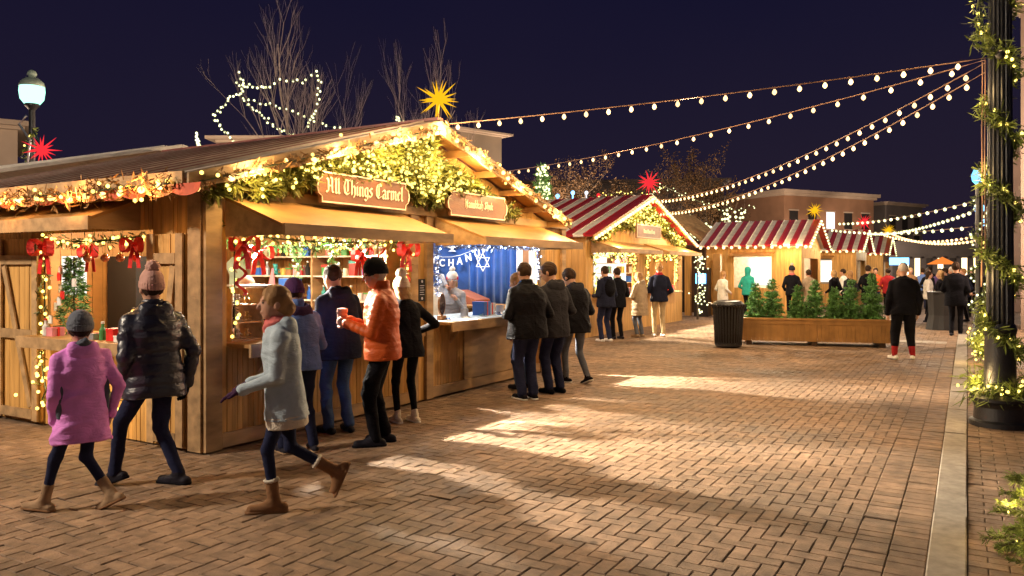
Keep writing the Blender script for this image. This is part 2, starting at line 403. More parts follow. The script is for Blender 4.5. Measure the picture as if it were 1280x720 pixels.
def person(label, loc, head, H=1.7, v=.011, group=None, feet=None, hands=None, lean=0.0, yaw=0.0, hyaw=0.0, hpitch=0.0, hroll=0.0, hs=1.0, bulk=1.0,
           top=None, legs=None, shoe=None, hat=None, hair=None, scarf=None, hood=None, collar=None, gloves=None, face=False, pz=.0, px=0.0, fat=1.0,
           bag=None, hold=None, palms=None, curl=(.6,.6), elbow=((.5,-1,-.4),(-.5,-1,-.4)), seed=0):
    """local frame: faces +Y, own right is +X, feet at z=0"""
    hx, hy = head; rz = math.atan2(-hx, hy)
    root = thing('person', label, 'person', (loc[0], loc[1], loc[2] if len(loc) > 2 else 0), rz, group)
    s = H/1.72
    def part(name, V, F, m, parent=root):
        o = link(name, npmesh(name, V, F, m), parent); return o
    ph = .525*H+pz
    P = np.array([px, 0, ph]); Ry = rotm(yaw, lean); Up = Ry[2]; Rt = Ry[0]; Fw = Ry[1]
    Py = rotm(yaw*.4, 0)
    C = P+Up*.30*H          # base of the neck level
    hips = [P+Py[0]*.052*H-np.array([0,0,.02*H]), P-Py[0]*.052*H-np.array([0,0,.02*H])]
    shou = [C+Rt*.100*H*bulk-Up*.050*H, C-Rt*.100*H*bulk-Up*.050*H]
    feet = feet or ((.09,0), (-.09,.02)); ank = []; fdir = []
    for i in range(2):
        ft = list(feet[i])+[0,0,0]; fx, fy, fz, fp, fyaw = ft[:5]
        M = rotm(fyaw, fp); ank.append(np.array([fx, fy, fz])+M[2]*.045*H); fdir.append(M)
    knee = []
    for i in range(2):
        k_, a_ = ik(hips[i], ank[i], .237*H, .237*H, (0, 1, .1)); knee.append(k_); ank[i] = a_
    hands = hands or ((.17,.05,.46), (-.17,.05,.46)); wr = []; elb = []
    for i in range(2):
        h_ = np.array([hands[i][0], hands[i][1], hands[i][2]*H if hands[i][2] < 1 else hands[i][2]])
        e_, w_ = ik(shou[i], h_, .172*H, .155*H, elbow[i]); elb.append(e_); wr.append(w_)
    # head
    Hm = rotm(yaw+hyaw, lean*.5+hpitch, hroll); hd = H*hs*1.06/1.72
    Hc = C+Up*.012*H+Hm[2]*.088*H+Hm[1]*.022*hd
    def hp(x, y, z): return Hc+(Hm[0]*x+Hm[1]*y+Hm[2]*z)*hd
    ct = legs or {}; rl = ct.get('r', 1.0)
    ext = np.array([wr[0], wr[1], ank[0], ank[1], knee[0], knee[1], elb[0], elb[1]])
    lo = np.minimum(ext.min(0), [-.3*s, -.25*s, -.02])-.16*s; hi = np.maximum(np.maximum(ext.max(0), Hc), [.3*s, .25*s, 0])+.18*s; hi[2] = Hc[2]+.2*hd
    lo[2] = -.03
    def box(z0, z1): return np.array([lo[0], lo[1], max(lo[2], z0)]), np.array([hi[0], hi[1], min(hi[2], z1)])
    # body
    vx = Vox(lo, hi, v)
    vx.add(ell(hp(0,-.008,.012), np.array([.074,.094,.098])*hd, Hm), .01)
    vx.add(ell(hp(0,.022,-.035), np.array([.060,.072,.082])*hd, Hm), .025)
    vx.add(ell(hp(0,.050,-.088), np.array([.036,.032,.028])*hd, Hm), .025)
    vx.add(rc(hp(0,.092,.006), hp(0,.112,-.030), .009*hd, .014*hd), .010)
    vx.add(ell(hp(0,.090,-.062), np.array([.026,.012,.010])*hd, Hm), .006)
    for sx in (1,-1):
        vx.add(ell(hp(.076*sx,-.006,-.018), np.array([.011,.022,.030])*hd, Hm), .006)
        vx.add(ell(hp(.030*sx,.083,.020), np.array([.022,.010,.008])*hd, Hm), .008)
    vx.add(rc(C-Up*.03*H, hp(0,-.015,-.06), .058*s, .052*s), .02)
    vx.add(rc(P, C-Up*.05*H, .085*s, .09*s), .03); vx.add(rc(shou[0]-Up*.02*H, shou[1]-Up*.02*H, .034*s, .034*s), .03)
    for i in range(2):
        vx.add(rc(hips[i], knee[i], .046*s, .030*s), .02); vx.add(rc(knee[i], ank[i], .030*s, .020*s), .015)
        vx.add(rc(shou[i], elb[i], .032*s, .028*s), .02); vx.add(rc(elb[i], wr[i], .027*s, .022*s), .012)
        toe = ank[i]+fdir[i][1]*.09*H-fdir[i][2]*.03*H; vx.add(rc(ank[i]-fdir[i][2]*.02*H, toe, .026*s, .018*s), .015)
    parts = [vx.mesh()]
    hs_ = s*.98*(1.0 if H > 1.5 else 1.05)
    gparts = []
    for i in range(2):
        d = nrm(wr[i]-elb[i]); pn = (palms[i] if palms else (Rt*(1 if i == 0 else -1)))
        hv = Vox(wr[i]-.05*s, wr[i]+.05*s, .007) if False else None
        c = wr[i]+d*.08*s; hv = Vox(c-.135*s, c+.135*s, .0068 if v < .013 else .011)
        hand(hv, wr[i]+d*.012, d, pn, hs_, curl[i], 1 if i == 0 else -1, .003 if gloves else 0, .35 if gloves else .15)
        (gparts if gloves else parts).append(hv.mesh())
    part('body', *join(parts), SKIN)
    if gloves: 
        for g in gparts: part('glove', *g, gloves)
    if face:
        for sx in (1,-1):
            e = Vox(hp(.030*sx,.080,.004)-.03, hp(.030*sx,.080,.004)+.03, .004).add(ell(hp(.030*sx,.0795,.003), np.array([.0125,.009,.0075])*hd, Hm), .001)
            part('eye', *e.mesh(), EYE)
    # trousers
    q = ct.get('quilt', 0); lr = [q_*1.10 for q_ in ct.get('lr', (.074,.056,.046))]; cl = ct.get('cuff', .015)
    vx = Vox(*box(0, P[2]+.1*s), v)
    vx.add(loft([-.05*H, 0, .06*H], [.104*H*rl*fat, .102*H*rl*fat, .09*H*fat], [.075*H*rl*fat, .075*H*rl*fat, .065*H*fat], M=Py, o=P), .02)
    for i in range(2):
        vx.add(rc(hips[i], knee[i], (lr[0]+.008)*s*rl, lr[1]*s*rl), .03)
        low = ank[i]+(knee[i]-ank[i])*cl; vx.add(rc(knee[i], low, lr[1]*s*rl, lr[2]*s*rl), .02)
    vx.disp(wrinkle(ct.get('wr', .004), seed+3, .9))
    part('trousers', *vx.mesh(), ct.get('m'))
    if ct.get('socks'):
        for i in range(2):
            a_ = ank[i]; b_ = ank[i]+(knee[i]-ank[i])*.45; w_ = Vox(np.minimum(a_, b_)-.1, np.maximum(a_, b_)+.1, v)
            w_.add(rc(a_, b_, .045*s, .058*s), .01); part('sock', *w_.mesh(), ct['socks'])
    # shoes
    sh = shoe or {}; big = sh.get('big', 1.0)
    for i in range(2):
        A = ank[i]; M = fdir[i]; f_, u_ = M[1], M[2]; so = A-u_*.045*H
        w_ = Vox(A-np.array([.19,.19,.15])*s*1.1, A+np.array([.19,.19,.24])*s*1.1, min(v, .010))
        rr = .034*s*big
        w_.add(rc(so-f_*.035*H+u_*.030*s, so+f_*.095*H+u_*.026*s, rr*1.05, rr*.98), .01)
        w_.add(rc(A+u_*.01*s, so+f_*.05*H+u_*.03*s, .036*s*big, .032*s*big), .02)
        sd = nrm(knee[i]-A); top_ = A+sd*sh.get('h', .02)*H
        w_.add(rc(A-u_*.01*s, top_, .037*s*big, .040*s*big*sh.get('shaft', 1.0)), .02)
        w_.cut(so, -u_)
        if sh.get('h', 0) > .05: w_.cut(top_, sd)
        w_.disp(wrinkle(.002, seed+7, 1.4))
        b_ = part('boot' if sh.get('h', 0) > .05 else 'shoe', *w_.mesh(), sh.get('m'))
        if sh.get('sole'):
            w_ = Vox(so-.17*s, so+.22*s, .008)
            w_.add(rc(so-f_*.036*H+u_*.012*s, so+f_*.1*H+u_*.012*s, rr*1.12, rr*1.05), .005)
            w_.cut(so+u_*.020*s, u_); w_.cut(so-u_*.001, -u_); part('sole', *w_.mesh(), sh['sole'], b_)
        if sh.get('fur'):
            w_ = Vox(top_-.09, top_+.09, .006); w_.add(loft([-.012,0,.012], [.044*s*big,.050*s*big,.044*s*big], [.044*s*big,.050*s*big,.044*s*big], M=np.array(frame(sd))[[0,1,2]], o=top_, n=2), .006)
            w_.disp(lambda x,y,z: .004*np.sin(x*190+3*np.sin(z*120))*np.sin(y*170+2)+.002*np.sin(z*300)); part('fur_cuff', *w_.mesh(), sh['fur'], b_)
    # upper garment
    tp = top or {}; hem = tp.get('hem', .47); q = tp.get('quilt', 0); sp = tp.get('sp', .055)*s; T = tp.get('t', .012)*s; fl = tp.get('flare', 1.0)
    za = (hem-.525)*H
    zs = np.array([za, za*.5, .0*H, .09*H, .17*H, .24*H, .275*H, .305*H])
    rx = np.array([.105*fl, .107, .102, .094, .098, .092, .070, .044])*H*fat*bulk+T
    ry = np.array([.078*fl, .082, .080, .070, .078, .070, .056, .043])*H*fat+T
    vx = Vox(*box(P[2]+za-.12*s, C[2]+.16*H), v)
    vx.add(loft(zs, rx, ry, M=Ry, o=P, quilt=q, sp=sp, n=2.5), .015)
    sw = tp.get('sw', 1.0)
    for i in range(2):
        vx.add(rc(C+Up*.012*H, shou[i]+Up*.004*H, .040*s+T*.5, .040*s+T*.5), .03)
        vx.add(rc(shou[i]-Up*.004*H, elb[i], (.047*s+T)*sw, (.040*s+T*.8)*sw, q, sp), .03)
        vx.add(rc(elb[i], wr[i], (.040*s+T*.8)*sw, (.030*s+T*.7)*sw, q, sp, sp*.5), .012)
    if collar: vx.add(loft([-.02*H, .03*H, collar[0]*H], [.062*s+T, .062*s+T, collar[1]*s], [.062*s+T, .062*s+T, collar[1]*s], M=Ry, o=C, n=2, cy=-.005), .02)
    vx.disp(wrinkle(tp.get('wr', .004), seed, tp.get('wsc', 1.0)))
    def seam(x, y, z):
        X = (x-P[0])*Ry[0][0]+(y-P[1])*Ry[0][1]+(z-P[2])*Ry[0][2]; Z = (x-P[0])*Ry[2][0]+(y-P[1])*Ry[2][1]+(z-P[2])*Ry[2][2]
        torso = (np.abs(X) < .125*H*fat*bulk+T)
        g = .0045*np.exp(-(X/.006)**2) if not q else 0*X
        return torso*(g+.0045*np.exp(-((Z-za-.030*s)/.006)**2)+(0 if q else .0045)*np.exp(-((Z-.195*H+.02*np.abs(X)/.1)/.006)**2))
    vx.disp(seam)
    for i in range(2):
        d_ = nrm(wr[i]-elb[i]); vx.add(rc(wr[i]-d_*.030*s, wr[i]-d_*.006*s, (.030*s+T*.7)*sw+.004, (.030*s+T*.7)*sw+.004), .003)
    jk = part(tp.get('name', 'jacket'), *vx.mesh(), tp['m'])
    if tp.get('panel'):  # contrast side panels
        for sx in (1,-1):
            c_ = P+Ry[0]*sx*.105*H*fat+Ry[2]*.07*H-Ry[1]*.02*H; w_ = Vox(c_-.2*s, c_+.2*s, v)
            w_.add(ell(c_, (.034*s, .055*s, .14*H), Ry), .01); part('side_panel', *w_.mesh(), tp['panel'], jk)
    if tp.get('inner'):
        w_ = Vox(*box(P[2]+za-.1*s, P[2]+za+.08*s), v); w_.add(loft([za-.035*H, za+.02*H], rx[0]-.008, ry[0]-.008, M=Ry, o=P, n=2.5), .01); part('hem_lining', *w_.mesh(), tp['inner'], jk)
    if hood:
        c_ = C-Ry[1]*.078*s+Up*.010*H; w_ = Vox(c_-.22*s, c_+.22*s, v)
        if hood.get('up'):
            w_ = Vox(Hc-.26*s, Hc+.26*s, v); w_.add(ell(hp(0,-.022,.012), np.array([.100,.112,.122])*hd, Hm), .01); w_.add(rc(C-Up*.02, hp(0,-.03,-.05), .085*s, .09*s), .03)
            w_.add(ell(hp(0,.105,-.012), np.array([.066,.07,.086])*hd, Hm), .01, '-')
        else:
            z_ = hood.get('z', 1.0)
            w_.add(ell(c_-Up*.055*s, np.array([.130,.060,.100*z_])*s, Ry), .02); w_.add(rc(c_+Rt*.085*s+Fw*.03*s, c_-Rt*.085*s+Fw*.03*s, .036*s, .036*s), .05)
            w_.add(ell(c_-Ry[1]*.01+Up*.045*s, np.array([.066,.045,.05])*s, Ry), .012, '-')
            w_.add(rc(C+Rt*.075*s+Fw*.0*s+Up*.0*s, C+Rt*.05*s+Fw*.065*s-Up*.05*s, .032*s, .022*s), .02)
            w_.add(rc(C-Rt*.075*s+Fw*.0*s+Up*.0*s, C-Rt*.05*s+Fw*.065*s-Up*.05*s, .032*s, .022*s), .02)
        w_.disp(wrinkle(.004, seed+5, 1.3)); part('hood', *w_.mesh(), hood['m'], jk)
        if hood.get('fur'):
            w_ = Vox(c_-.2*s, c_+.2*s, .008); w_.add(rc(C+Rt*.09*s-Fw*.02, c_-Fw*.035+Up*.04*s, .026*s, .03*s), .01); w_.add(rc(C-Rt*.09*s-Fw*.02, c_-Fw*.035+Up*.04*s, .026*s, .03*s), .01)
            w_.disp(lambda x,y,z: .006*np.sin(x*150+3*np.sin(z*100))*np.sin(y*140+2)); part('fur_trim', *w_.mesh(), hood['fur'], jk)
    if scarf:
        w_ = Vox(C-.22*s, C+.24*s, v)
        w_.add(loft([-.02*H, .012*H, .042*H], [.088*s,.098*s,.070*s], [.084*s,.092*s,.066*s], M=Ry, o=C, cy=.012, n=2), .02)
        w_.add(rc(C+Fw*.085*s, C+Fw*.095*s-Up*.15*s+Rt*.02, .035*s, .03*s), .02)
        w_.disp(lambda x,y,z: .006*np.sin(z*95+4*np.sin(x*14)+3*np.sin(y*12))); part('scarf', *w_.mesh(), scarf)
    # hair
    if hair:
        w_ = Vox(hp(0,0,0)-.26*s, hp(0,0,0)+.2*s, min(v, .009)); kd = hair.get('kind', 'short'); g = hair.get('g', .0)
        w_.add(ell(hp(0,-.012,.018), np.array([.082+g,.099+g,.102+g])*hd, Hm), .01)
        w_.add(ell(hp(0,.10,-.055), np.array([.07,.085,.10])*hd, Hm), .015, '-')
        w_.cut(hp(0,-.05,-.065 if kd == 'short' else -.3), -Hm[2] if kd == 'short' else np.array([0,0,-1.]))
        if kd == 'bun':
            w_.add(ell(hp(0,-.085,-.045), np.array([.062,.05,.055])*hd, Hm), .02)
            w_.add(rc(hp(.05,.0,-.01), hp(.02,-.08,-.06), .032*hd, .035*hd), .015); w_.add(rc(hp(-.05,.0,-.01), hp(-.02,-.08,-.06), .032*hd, .035*hd), .015)
        if kd == 'long':
            L = hair.get('len', .22)
            w_ = Vox(hp(0,0,0)-(.2+L)*s, hp(0,0,0)+.2*s, v); w_.add(ell(hp(0,-.012,.018), np.array([.084,.100,.102])*hd, Hm), .01)
            w_.add(ell(hp(0,.10,-.055), np.array([.062,.085,.10])*hd, Hm), .015, '-')
            w_.add(loft([-L, -.05, .03], [.075*hd,.088*hd,.078*hd], [.03*hd,.045*hd,.07*hd], cy=[-.075,-.05,-.03], M=Hm, o=Hc, n=2), .02)
        w_.disp(lambda x,y,z: .0030*np.sin((x*.9+y*.5)*170+4*np.sin(z*22)+2*np.sin(y*35))+.002*np.sin(z*60+x*40)); part('hair', *w_.mesh(), hair['m'])
    if hat:
        g = hat.get('g', .0); w_ = Vox(hp(0,0,0)-.16*s, hp(0,0,0)+.26*s, .008)
        w_.add(ell(hp(0,-.014,.030), np.array([.088+g,.106+g,.108+hat.get('tall', 0)])*hd, Hm), .01)
        tilt = nrm(Hm[2]*1+Hm[1]*.22); w_.cut(hp(0,0,hat.get('cut', -.002)), -tilt)
        w_.disp(lambda x,y,z: .0022*np.sin(np.arctan2((x-Hc[0]), (y-Hc[1]))*34)+.001*np.sin(z*300))
        ht = part('hat', *w_.mesh(), hat['m'])
        if hat.get('cuff'):
            w_ = Vox(hp(0,0,0)-.16*s, hp(0,0,0)+.16*s, .007); zc = hat.get('cut', -.002)
            w_.add(loft([zc*hd, (zc+.05)*hd], (.090+g)*hd, (.107+g)*hd, cy=-.012*hd, M=rotm(yaw+hyaw, lean*.5+hpitch-.2, hroll), o=Hc, n=2), .004)
            w_.disp(lambda x,y,z: .0025*np.sin(np.arctan2((x-Hc[0]), (y-Hc[1]))*34)); part('hat_cuff', *w_.mesh(), hat['cuff'], ht)
        if hat.get('pom'):
            c_ = hp(*hat.get('pp', (0,-.045,.158))); r_ = hat.get('pr', .045)*hd; w_ = Vox(c_-r_*1.6, c_+r_*1.6, .006)
            w_.add(sph(c_, r_), .01).disp(lambda x,y,z: .007*np.sin(x*170+2*np.sin(z*90))*np.sin(y*160+1)*np.sin(z*180)); part('pompom', *w_.mesh(), hat['pom'], ht)
    # faces and bag
    if bag:
        c_ = P+Up*.18*H-Fw*.135*s; w_ = Vox(c_-.28*s, c_+.28*s, v); w_.add(ell(c_, np.array([.15,.085,.21])*s, Ry), .01); w_.add(ell(c_-Up*.05*s-Fw*.05*s, np.array([.11,.06,.09])*s, Ry), .02)
        w_.disp(wrinkle(.003, 9, 1.2)); bg = part('backpack', *w_.mesh(), bag)
    info = dict(root=root, wr=wr, Hc=Hc, C=C, P=P, rz=rz, elb=elb)
    return info
def to_world(info, p):
    r = info['root']; c, s_ = math.cos(info['rz']), math.sin(info['rz'])
    return np.array([r.location[0]+c*p[0]-s_*p[1], r.location[1]+s_*p[0]+c*p[1], r.location[2]+p[2]])
# ---------------------------------------------------------------- camera, world
c = bpy.data.cameras.new('camera'); co = bpy.data.objects.new('camera', c); COL.objects.link(co); SC.camera = co
c.lens = 972/1280*36; c.sensor_width = 36; c.shift_y = -25/1280; c.clip_end = 900; c.clip_start = .05
co.location = (0,0,1.7); co.rotation_euler = (math.radians(90), 0, math.radians(30.35))
w = bpy.data.worlds.new('World'); SC.world = w; w.use_nodes = True; nt = w.node_tree; nt.nodes.clear()
out = _n(nt, 'ShaderNodeOutputWorld'); ad = _n(nt, 'ShaderNodeAddShader'); b1 = _n(nt, 'ShaderNodeBackground'); b2 = _n(nt, 'ShaderNodeBackground')
sk = _n(nt, 'ShaderNodeTexSky'); sk.sky_type = 'NISHITA'; sk.sun_disc = False; sk.sun_elevation = math.radians(1); sk.sun_rotation = math.radians(200)
nt.links.new(sk.outputs[0], b1.inputs[0]); b1.inputs[1].default_value = .0006
tcw = _n(nt, 'ShaderNodeTexCoord'); sx = _n(nt, 'ShaderNodeSeparateXYZ'); nt.links.new(tcw.outputs['Generated'], sx.inputs[0]); mrw = _n(nt, 'ShaderNodeMapRange'); mrw.inputs[1].default_value = 0; mrw.inputs[2].default_value = .42; nt.links.new(sx.outputs[2], mrw.inputs[0])
nw = _n(nt, 'ShaderNodeTexNoise'); nw.inputs['Scale'].default_value = 2.2; nw.inputs['Detail'].default_value = 6; nt.links.new(tcw.outputs['Generated'], nw.inputs['Vector']); mw2 = _n(nt, 'ShaderNodeMath', operation='MULTIPLY_ADD'); mw2.inputs[1].default_value = .5; mw2.inputs[2].default_value = -.25; nt.links.new(nw.outputs[0], mw2.inputs[0]); mw3 = _n(nt, 'ShaderNodeMath', operation='ADD', use_clamp=True); nt.links.new(mw2.outputs[0], mw3.inputs[0]); nt.links.new(mrw.outputs[0], mw3.inputs[1])
mxw = _n(nt, 'ShaderNodeMix', data_type='RGBA'); mxw.inputs[6].default_value = (.0100,.0068,.0160,1); mxw.inputs[7].default_value = (.0028,.0026,.0138,1); nt.links.new(mw3.outputs[0], mxw.inputs[0]); nt.links.new(mxw.outputs[2], b2.inputs[0]); b2.inputs[1].default_value = .72
nt.links.new(b1.outputs[0], ad.inputs[0]); nt.links.new(b2.outputs[0], ad.inputs[1]); nt.links.new(ad.outputs[0], out.inputs[0])
l = bpy.data.lights.new('moon', 'SUN'); l.energy = .012; l.color = (.6,.7,1); l.angle = .01; lo = bpy.data.objects.new('moon', l); COL.objects.link(lo); lo.rotation_euler = (math.radians(40), 0, math.radians(200))
SC.view_settings.view_transform = 'Standard'; SC.view_settings.look = 'None'; SC.view_settings.exposure = 1.15; SC.view_settings.gamma = 1
SC.cycles.use_denoising = True; SC.cycles.max_bounces = 5; SC.cycles.diffuse_bounces = 3; SC.cycles.use_light_tree = True; SC.cycles.sample_clamp_indirect = 4.0
SC.cycles.caustics_reflective = False; SC.cycles.caustics_refractive = False

# ---------------------------------------------------------------- materials of the place
M_brick = mat('paver', (.262,.172,.110), .74, .18, 9.0, .5, 75, rnd=.22, stain=.55, bdist=.006, spec=.3)
M_brick2 = mat('paver_far', (.17,.12,.10), .7, .2, 1.2, .3, 30, rnd=.2)
M_joint = mat('joint_sand', (.055,.040,.030), .95, .2, 20, .3, 90)
M_base = mat('ground_dirt', (.10,.075,.06), .9, .2, .6, .3, 8)
M_kerb = mat('kerb_granite', (.30,.26,.21), .75, .12, 14, .3, 120, rnd=.08, bdist=.004)
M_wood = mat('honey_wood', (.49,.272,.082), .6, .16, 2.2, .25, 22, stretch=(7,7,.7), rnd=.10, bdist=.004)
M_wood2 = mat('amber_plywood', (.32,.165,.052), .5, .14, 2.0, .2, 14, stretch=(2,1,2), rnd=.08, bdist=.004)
M_wood3 = mat('worn_trim', (.34,.215,.105), .65, .2, 3, .3, 25, stretch=(3,.8,3), rnd=.12, bdist=.004)
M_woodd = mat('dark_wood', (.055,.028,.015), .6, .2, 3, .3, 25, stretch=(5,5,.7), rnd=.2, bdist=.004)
M_rred = mat('red_roof', (.36,.018,.024), .38, .1, 5, .12, 20, rnd=.06); M_rwhite = mat('cream_roof', (.70,.65,.58), .38, .1, 5, .12, 20, rnd=.06)
M_rb = mat('weathered_red_roof', (.21,.075,.062), .45, .15, 5, .12, 20, rnd=.08); M_rc = mat('weathered_cream_roof', (.44,.36,.30), .45, .15, 5, .12, 20, rnd=.08)
M_sign = mat('sign_wood', (.15,.058,.022), .45, .14, 4, .15, 30, stretch=(1,.6,3)); M_letter = mat('sign_cream', (.80,.62,.48), .6, .05, 9, 0)
M_dark = mat('black_iron', (.012,.012,.015), .38, .2, 12, .2, 80, spec=.6); M_dark2 = mat('dark_fill', (.012,.010,.010), .8, .1, 4, 0)
M_leaf = mat('garland_green', (.125,.13,.022), .6, .35, 7, 0, rnd=.35); M_fir = mat('fir_green', (.095,.23,.060), .6, .3, 6, 0, rnd=.45)
M_fir2 = mat('young_fir_green', (.17,.22,.045), .55, .3, 7, 0, rnd=.35)
M_dry = mat('dried_sprig', (.24,.13,.045), .7, .3, 7, 0, rnd=.35); M_bark = mat('pale_bark', (.30,.24,.23), .85, .2, 12, .4, 60); M_barkd = mat('dark_bark', (.08,.06,.045), .9, .2, 12, .4, 60)
M_leafd = mat('withered_leaf', (.10,.055,.022), .8, .3, 7, 0, rnd=.4)
M_wire = mat('wire_copper', (.30,.17,.11), .5, .1, 9, 0); M_wireg = mat('wire_green', (.03,.045,.02), .6, .1, 9, 0)
M_redc = mat('red_ribbon', (.62,.022,.018), .5, .15, 12, .1); M_white2 = mat('white_paint', (.70,.69,.66), .5, .05, 9, .05)
M_bluec = mat('blue_curtain', (.008,.060,.26), .8, .12, 5, .1, 50, sheen=.2); M_tinsel = mat('silver_blue_tinsel', (.42,.50,.80), .25, .2, 20, 0, metal=.6, rnd=.4)
M_gold = mat('gold_paint', (.65,.38,.07), .35, .15, 9, 0, metal=.5); M_bbrick = mat('far_brick', (.20,.11,.065), .85, .15, .4, 0); M_stone = mat('far_stone', (.34,.27,.21), .85, .12, .5, 0)
M_farc = mat('far_dark', (.05,.045,.045), .9, .2, .3, 0)
G_warm = glow('festoon_glow', (1,.60,.25), 1.7); G_big = glow('eave_bulb_glow', (1,.60,.17), 1.7); G_fairy = glow('fairy_glow', (1,.70,.13), 1.9); G_pale = glow('pale_fairy_glow', (1,1,.48), 1.1)
G_white = glow('lamp_globe_glow', (.40,1,.74), 1.0); G_blue = glow('blue_lamp_glow', (.12,.45,1), 2.2); G_yel = glow('yellow_star_glow', (1,.50,.01), .55); G_red = glow('red_star_glow', (1,.03,.04), .55)
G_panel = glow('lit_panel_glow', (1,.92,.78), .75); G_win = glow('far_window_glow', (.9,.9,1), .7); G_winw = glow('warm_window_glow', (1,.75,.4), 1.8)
ME_fest = bulb_mesh('festoon_bulb', .026, G_warm, True, 8); ME_big = bulb_mesh('eave_bulb', .030, G_big, False, 8); ME_post = bulb_mesh('post_fairy_bulb', .019, G_fairy, False, 5); ME_fairy = bulb_mesh('fairy_bulb', .019, G_fairy, False, 5)
ME_pale = bulb_mesh('pale_bulb', .027, G_pale, False, 5); ME_pales = bulb_mesh('small_pale_bulb', .017, G_pale, False, 5); ME_far = bulb_mesh('far_bulb', .055, G_warm, False, 6); ME_farp = bulb_mesh('far_pale_bulb', .045, G_pale, False, 5); ME_fairym = bulb_mesh('fairy_bulb_far', .026, G_fairy, False, 5)

# ---------------------------------------------------------------- ground
mb = MB(); mb.quad((-300,-60,-.03), (300,-60,-.03), (300,500,-.03), (-300,500,-.03)); g_ = obj('ground', mb, M_base, local=True); g_['kind'] = 'structure'
mb = MB(); mb.quad((-14,1.5,-.012), (-.2,1.5,-.012), (-.2,27,-.012), (-14,27,-.012)); g_ = obj('paving_bed', mb, M_joint, local=True); g_['kind'] = 'structure'
mb = MB(); mb.quad((0,1.5,.018), (4.5,1.5,.018), (4.5,27,.018), (0,27,.018)); g_ = obj('pavement_bed', mb, M_joint, local=True); g_['kind'] = 'structure'
def bricks(name, B, z, m, gap=.004, bev=.005, seed=3, jit=.0018):
    rs = np.random.RandomState(seed); B = np.asarray(B, float); k = len(B)
    x0, x1, y0, y1 = B[:,0]+gap/2, B[:,1]-gap/2, B[:,2]+gap/2, B[:,3]-gap/2
    zt = z+rs.normal(0, jit, k); tx = rs.normal(0, .006, k); ty = rs.normal(0, .006, k)
    out = []
    for (ins, dz) in ((bev, 0), (0, -.006)):
        for (a, b) in ((0,0),(1,0),(1,1),(0,1)):
            X = np.where(a, x1-ins, x0+ins); Y = np.where(b, y1-ins, y0+ins)
            out.append(np.stack([X, Y, zt+dz+(X-(x0+x1)/2)*tx+(Y-(y0+y1)/2)*ty], 1))
    V = np.stack(out, 1).reshape(-1,3); I = np.arange(k)[:,None]*8
    F = np.concatenate([I+np.array([[0,1,2,3]])]+[I+np.array([[4+i, 4+(i+1) % 4, (i+1) % 4, i]]) for i in range(4)], 0)
    r = rs.beta(2,2,k); me = npmesh(name, V, F, m, np.tile(r, 5), smooth=False); o = link(name, me); o['kind'] = 'structure'; return o
a_ = .102; B = []
i0, i1, j0, j1 = int(-13.6/a_), int(-.66/a_), int(2.0/a_), int(26.6/a_)
for i in range(i0, i1):
    for j in range(j0, j1):
        if j*a_ > 24 and i*a_ < -9: continue
        m_ = (i-j) % 4
        if m_ == 0: B.append((i*a_, (i+2)*a_, j*a_, (j+1)*a_))
        elif m_ == 3: B.append((i*a_, (i+1)*a_, j*a_, (j+2)*a_))
xr = i1*a_
B = [b for b in B if b[1] <= xr+.001]+[((i1)*a_, xr, j*a_, (j+1)*a_) for j in range(j0, j1) if (i1-j) % 4 == 1 or (i1-j) % 4 == 0][:0]
B += [(xr-a_, xr, j*a_, (j+1)*a_) for j in range(j0, j1) if (i1-1-j) % 4 == 0]+[(xr-a_, xr, j*a_, (j+1)*a_) for j in range(j0, j1) if False]
for j in range(j0, j1):
    xx = xr
    while xx < -.2-.03: B.append((xx, min(-.2, xx+2*a_), j*a_, (j+1)*a_)); xx += 2*a_
bricks('plaza_paving', B, 0, M_brick)
B = []
for i in range(40):
    if i < 21:
        for j in range(245): B.append((i*.204-(.102 if j % 2 else 0) if i or j % 2 == 0 else 0, (i+1)*.204-(.102 if j % 2 else 0), 2+j*a_, 2+(j+1)*a_))
bricks('pavement', B, .030, M_brick, seed=8)
B = []
for j in range(70): B.append((-14+j*.0, -13.99, 0, .01))
B = [(-.2, -.0, 1.5+j*1.5, 3.0+j*1.5) for j in range(14)]
bricks('kerb', B, .042, M_kerb, gap=.004, bev=.008, jit=.001); mb = MB(); mb.box(-.198,-.003,1.5,22.5,-.03,.035); g_ = obj('kerb_body', mb, M_kerb, local=True); g_['kind'] = 'structure'
B = [(x*.4-14, x*.4-13.6, 27+y*.8, 27.8+y*.8) for x in range(62) for y in range(60)]
bricks('street_paving', B, -.004, M_brick2, gap=.01, bev=.004)
B = [(-5.4+k*.5, -4.9+k*.5, 19.9, 20.5) for k in range(10)]
bricks('crossing_strip', B, .004, M_kerb, gap=.004, bev=.003)
# fallen leaves and scraps
rs = np.random.RandomState(5); P = np.stack([rs.uniform(-8,-.5,150), rs.uniform(3.2,14,150), np.full(150,.008)], 1)
V, T, F, r = needle_cloud(P, np.tile([1.,0,.06],(150,1)), .05, .022, 1, .0, 4); 
ang = rs.uniform(0,6.28,150); VV = V.reshape(-1,5,3); 
for i in range(150):
    c0, s0 = math.cos(ang[i]), math.sin(ang[i]); q = VV[i]-P[i]; VV[i] = np.stack([q[:,0]*c0-q[:,1]*s0, q[:,0]*s0+q[:,1]*c0, np.abs(q[:,2])*.4], 1)*rs.uniform(.5,1.1)+P[i]
me = npmesh('fallen_leaves', VV.reshape(-1,3), np.concatenate([F+np.array([[0,1,2]]), F+np.array([[0,2,4]]), F+np.array([[4,2,3]])]), M_leafd, None, False); o = link('fallen_leaves', me); tag(o, 'small brown fallen leaves scattered on the pavers', 'fallen leaves', kind='stuff')

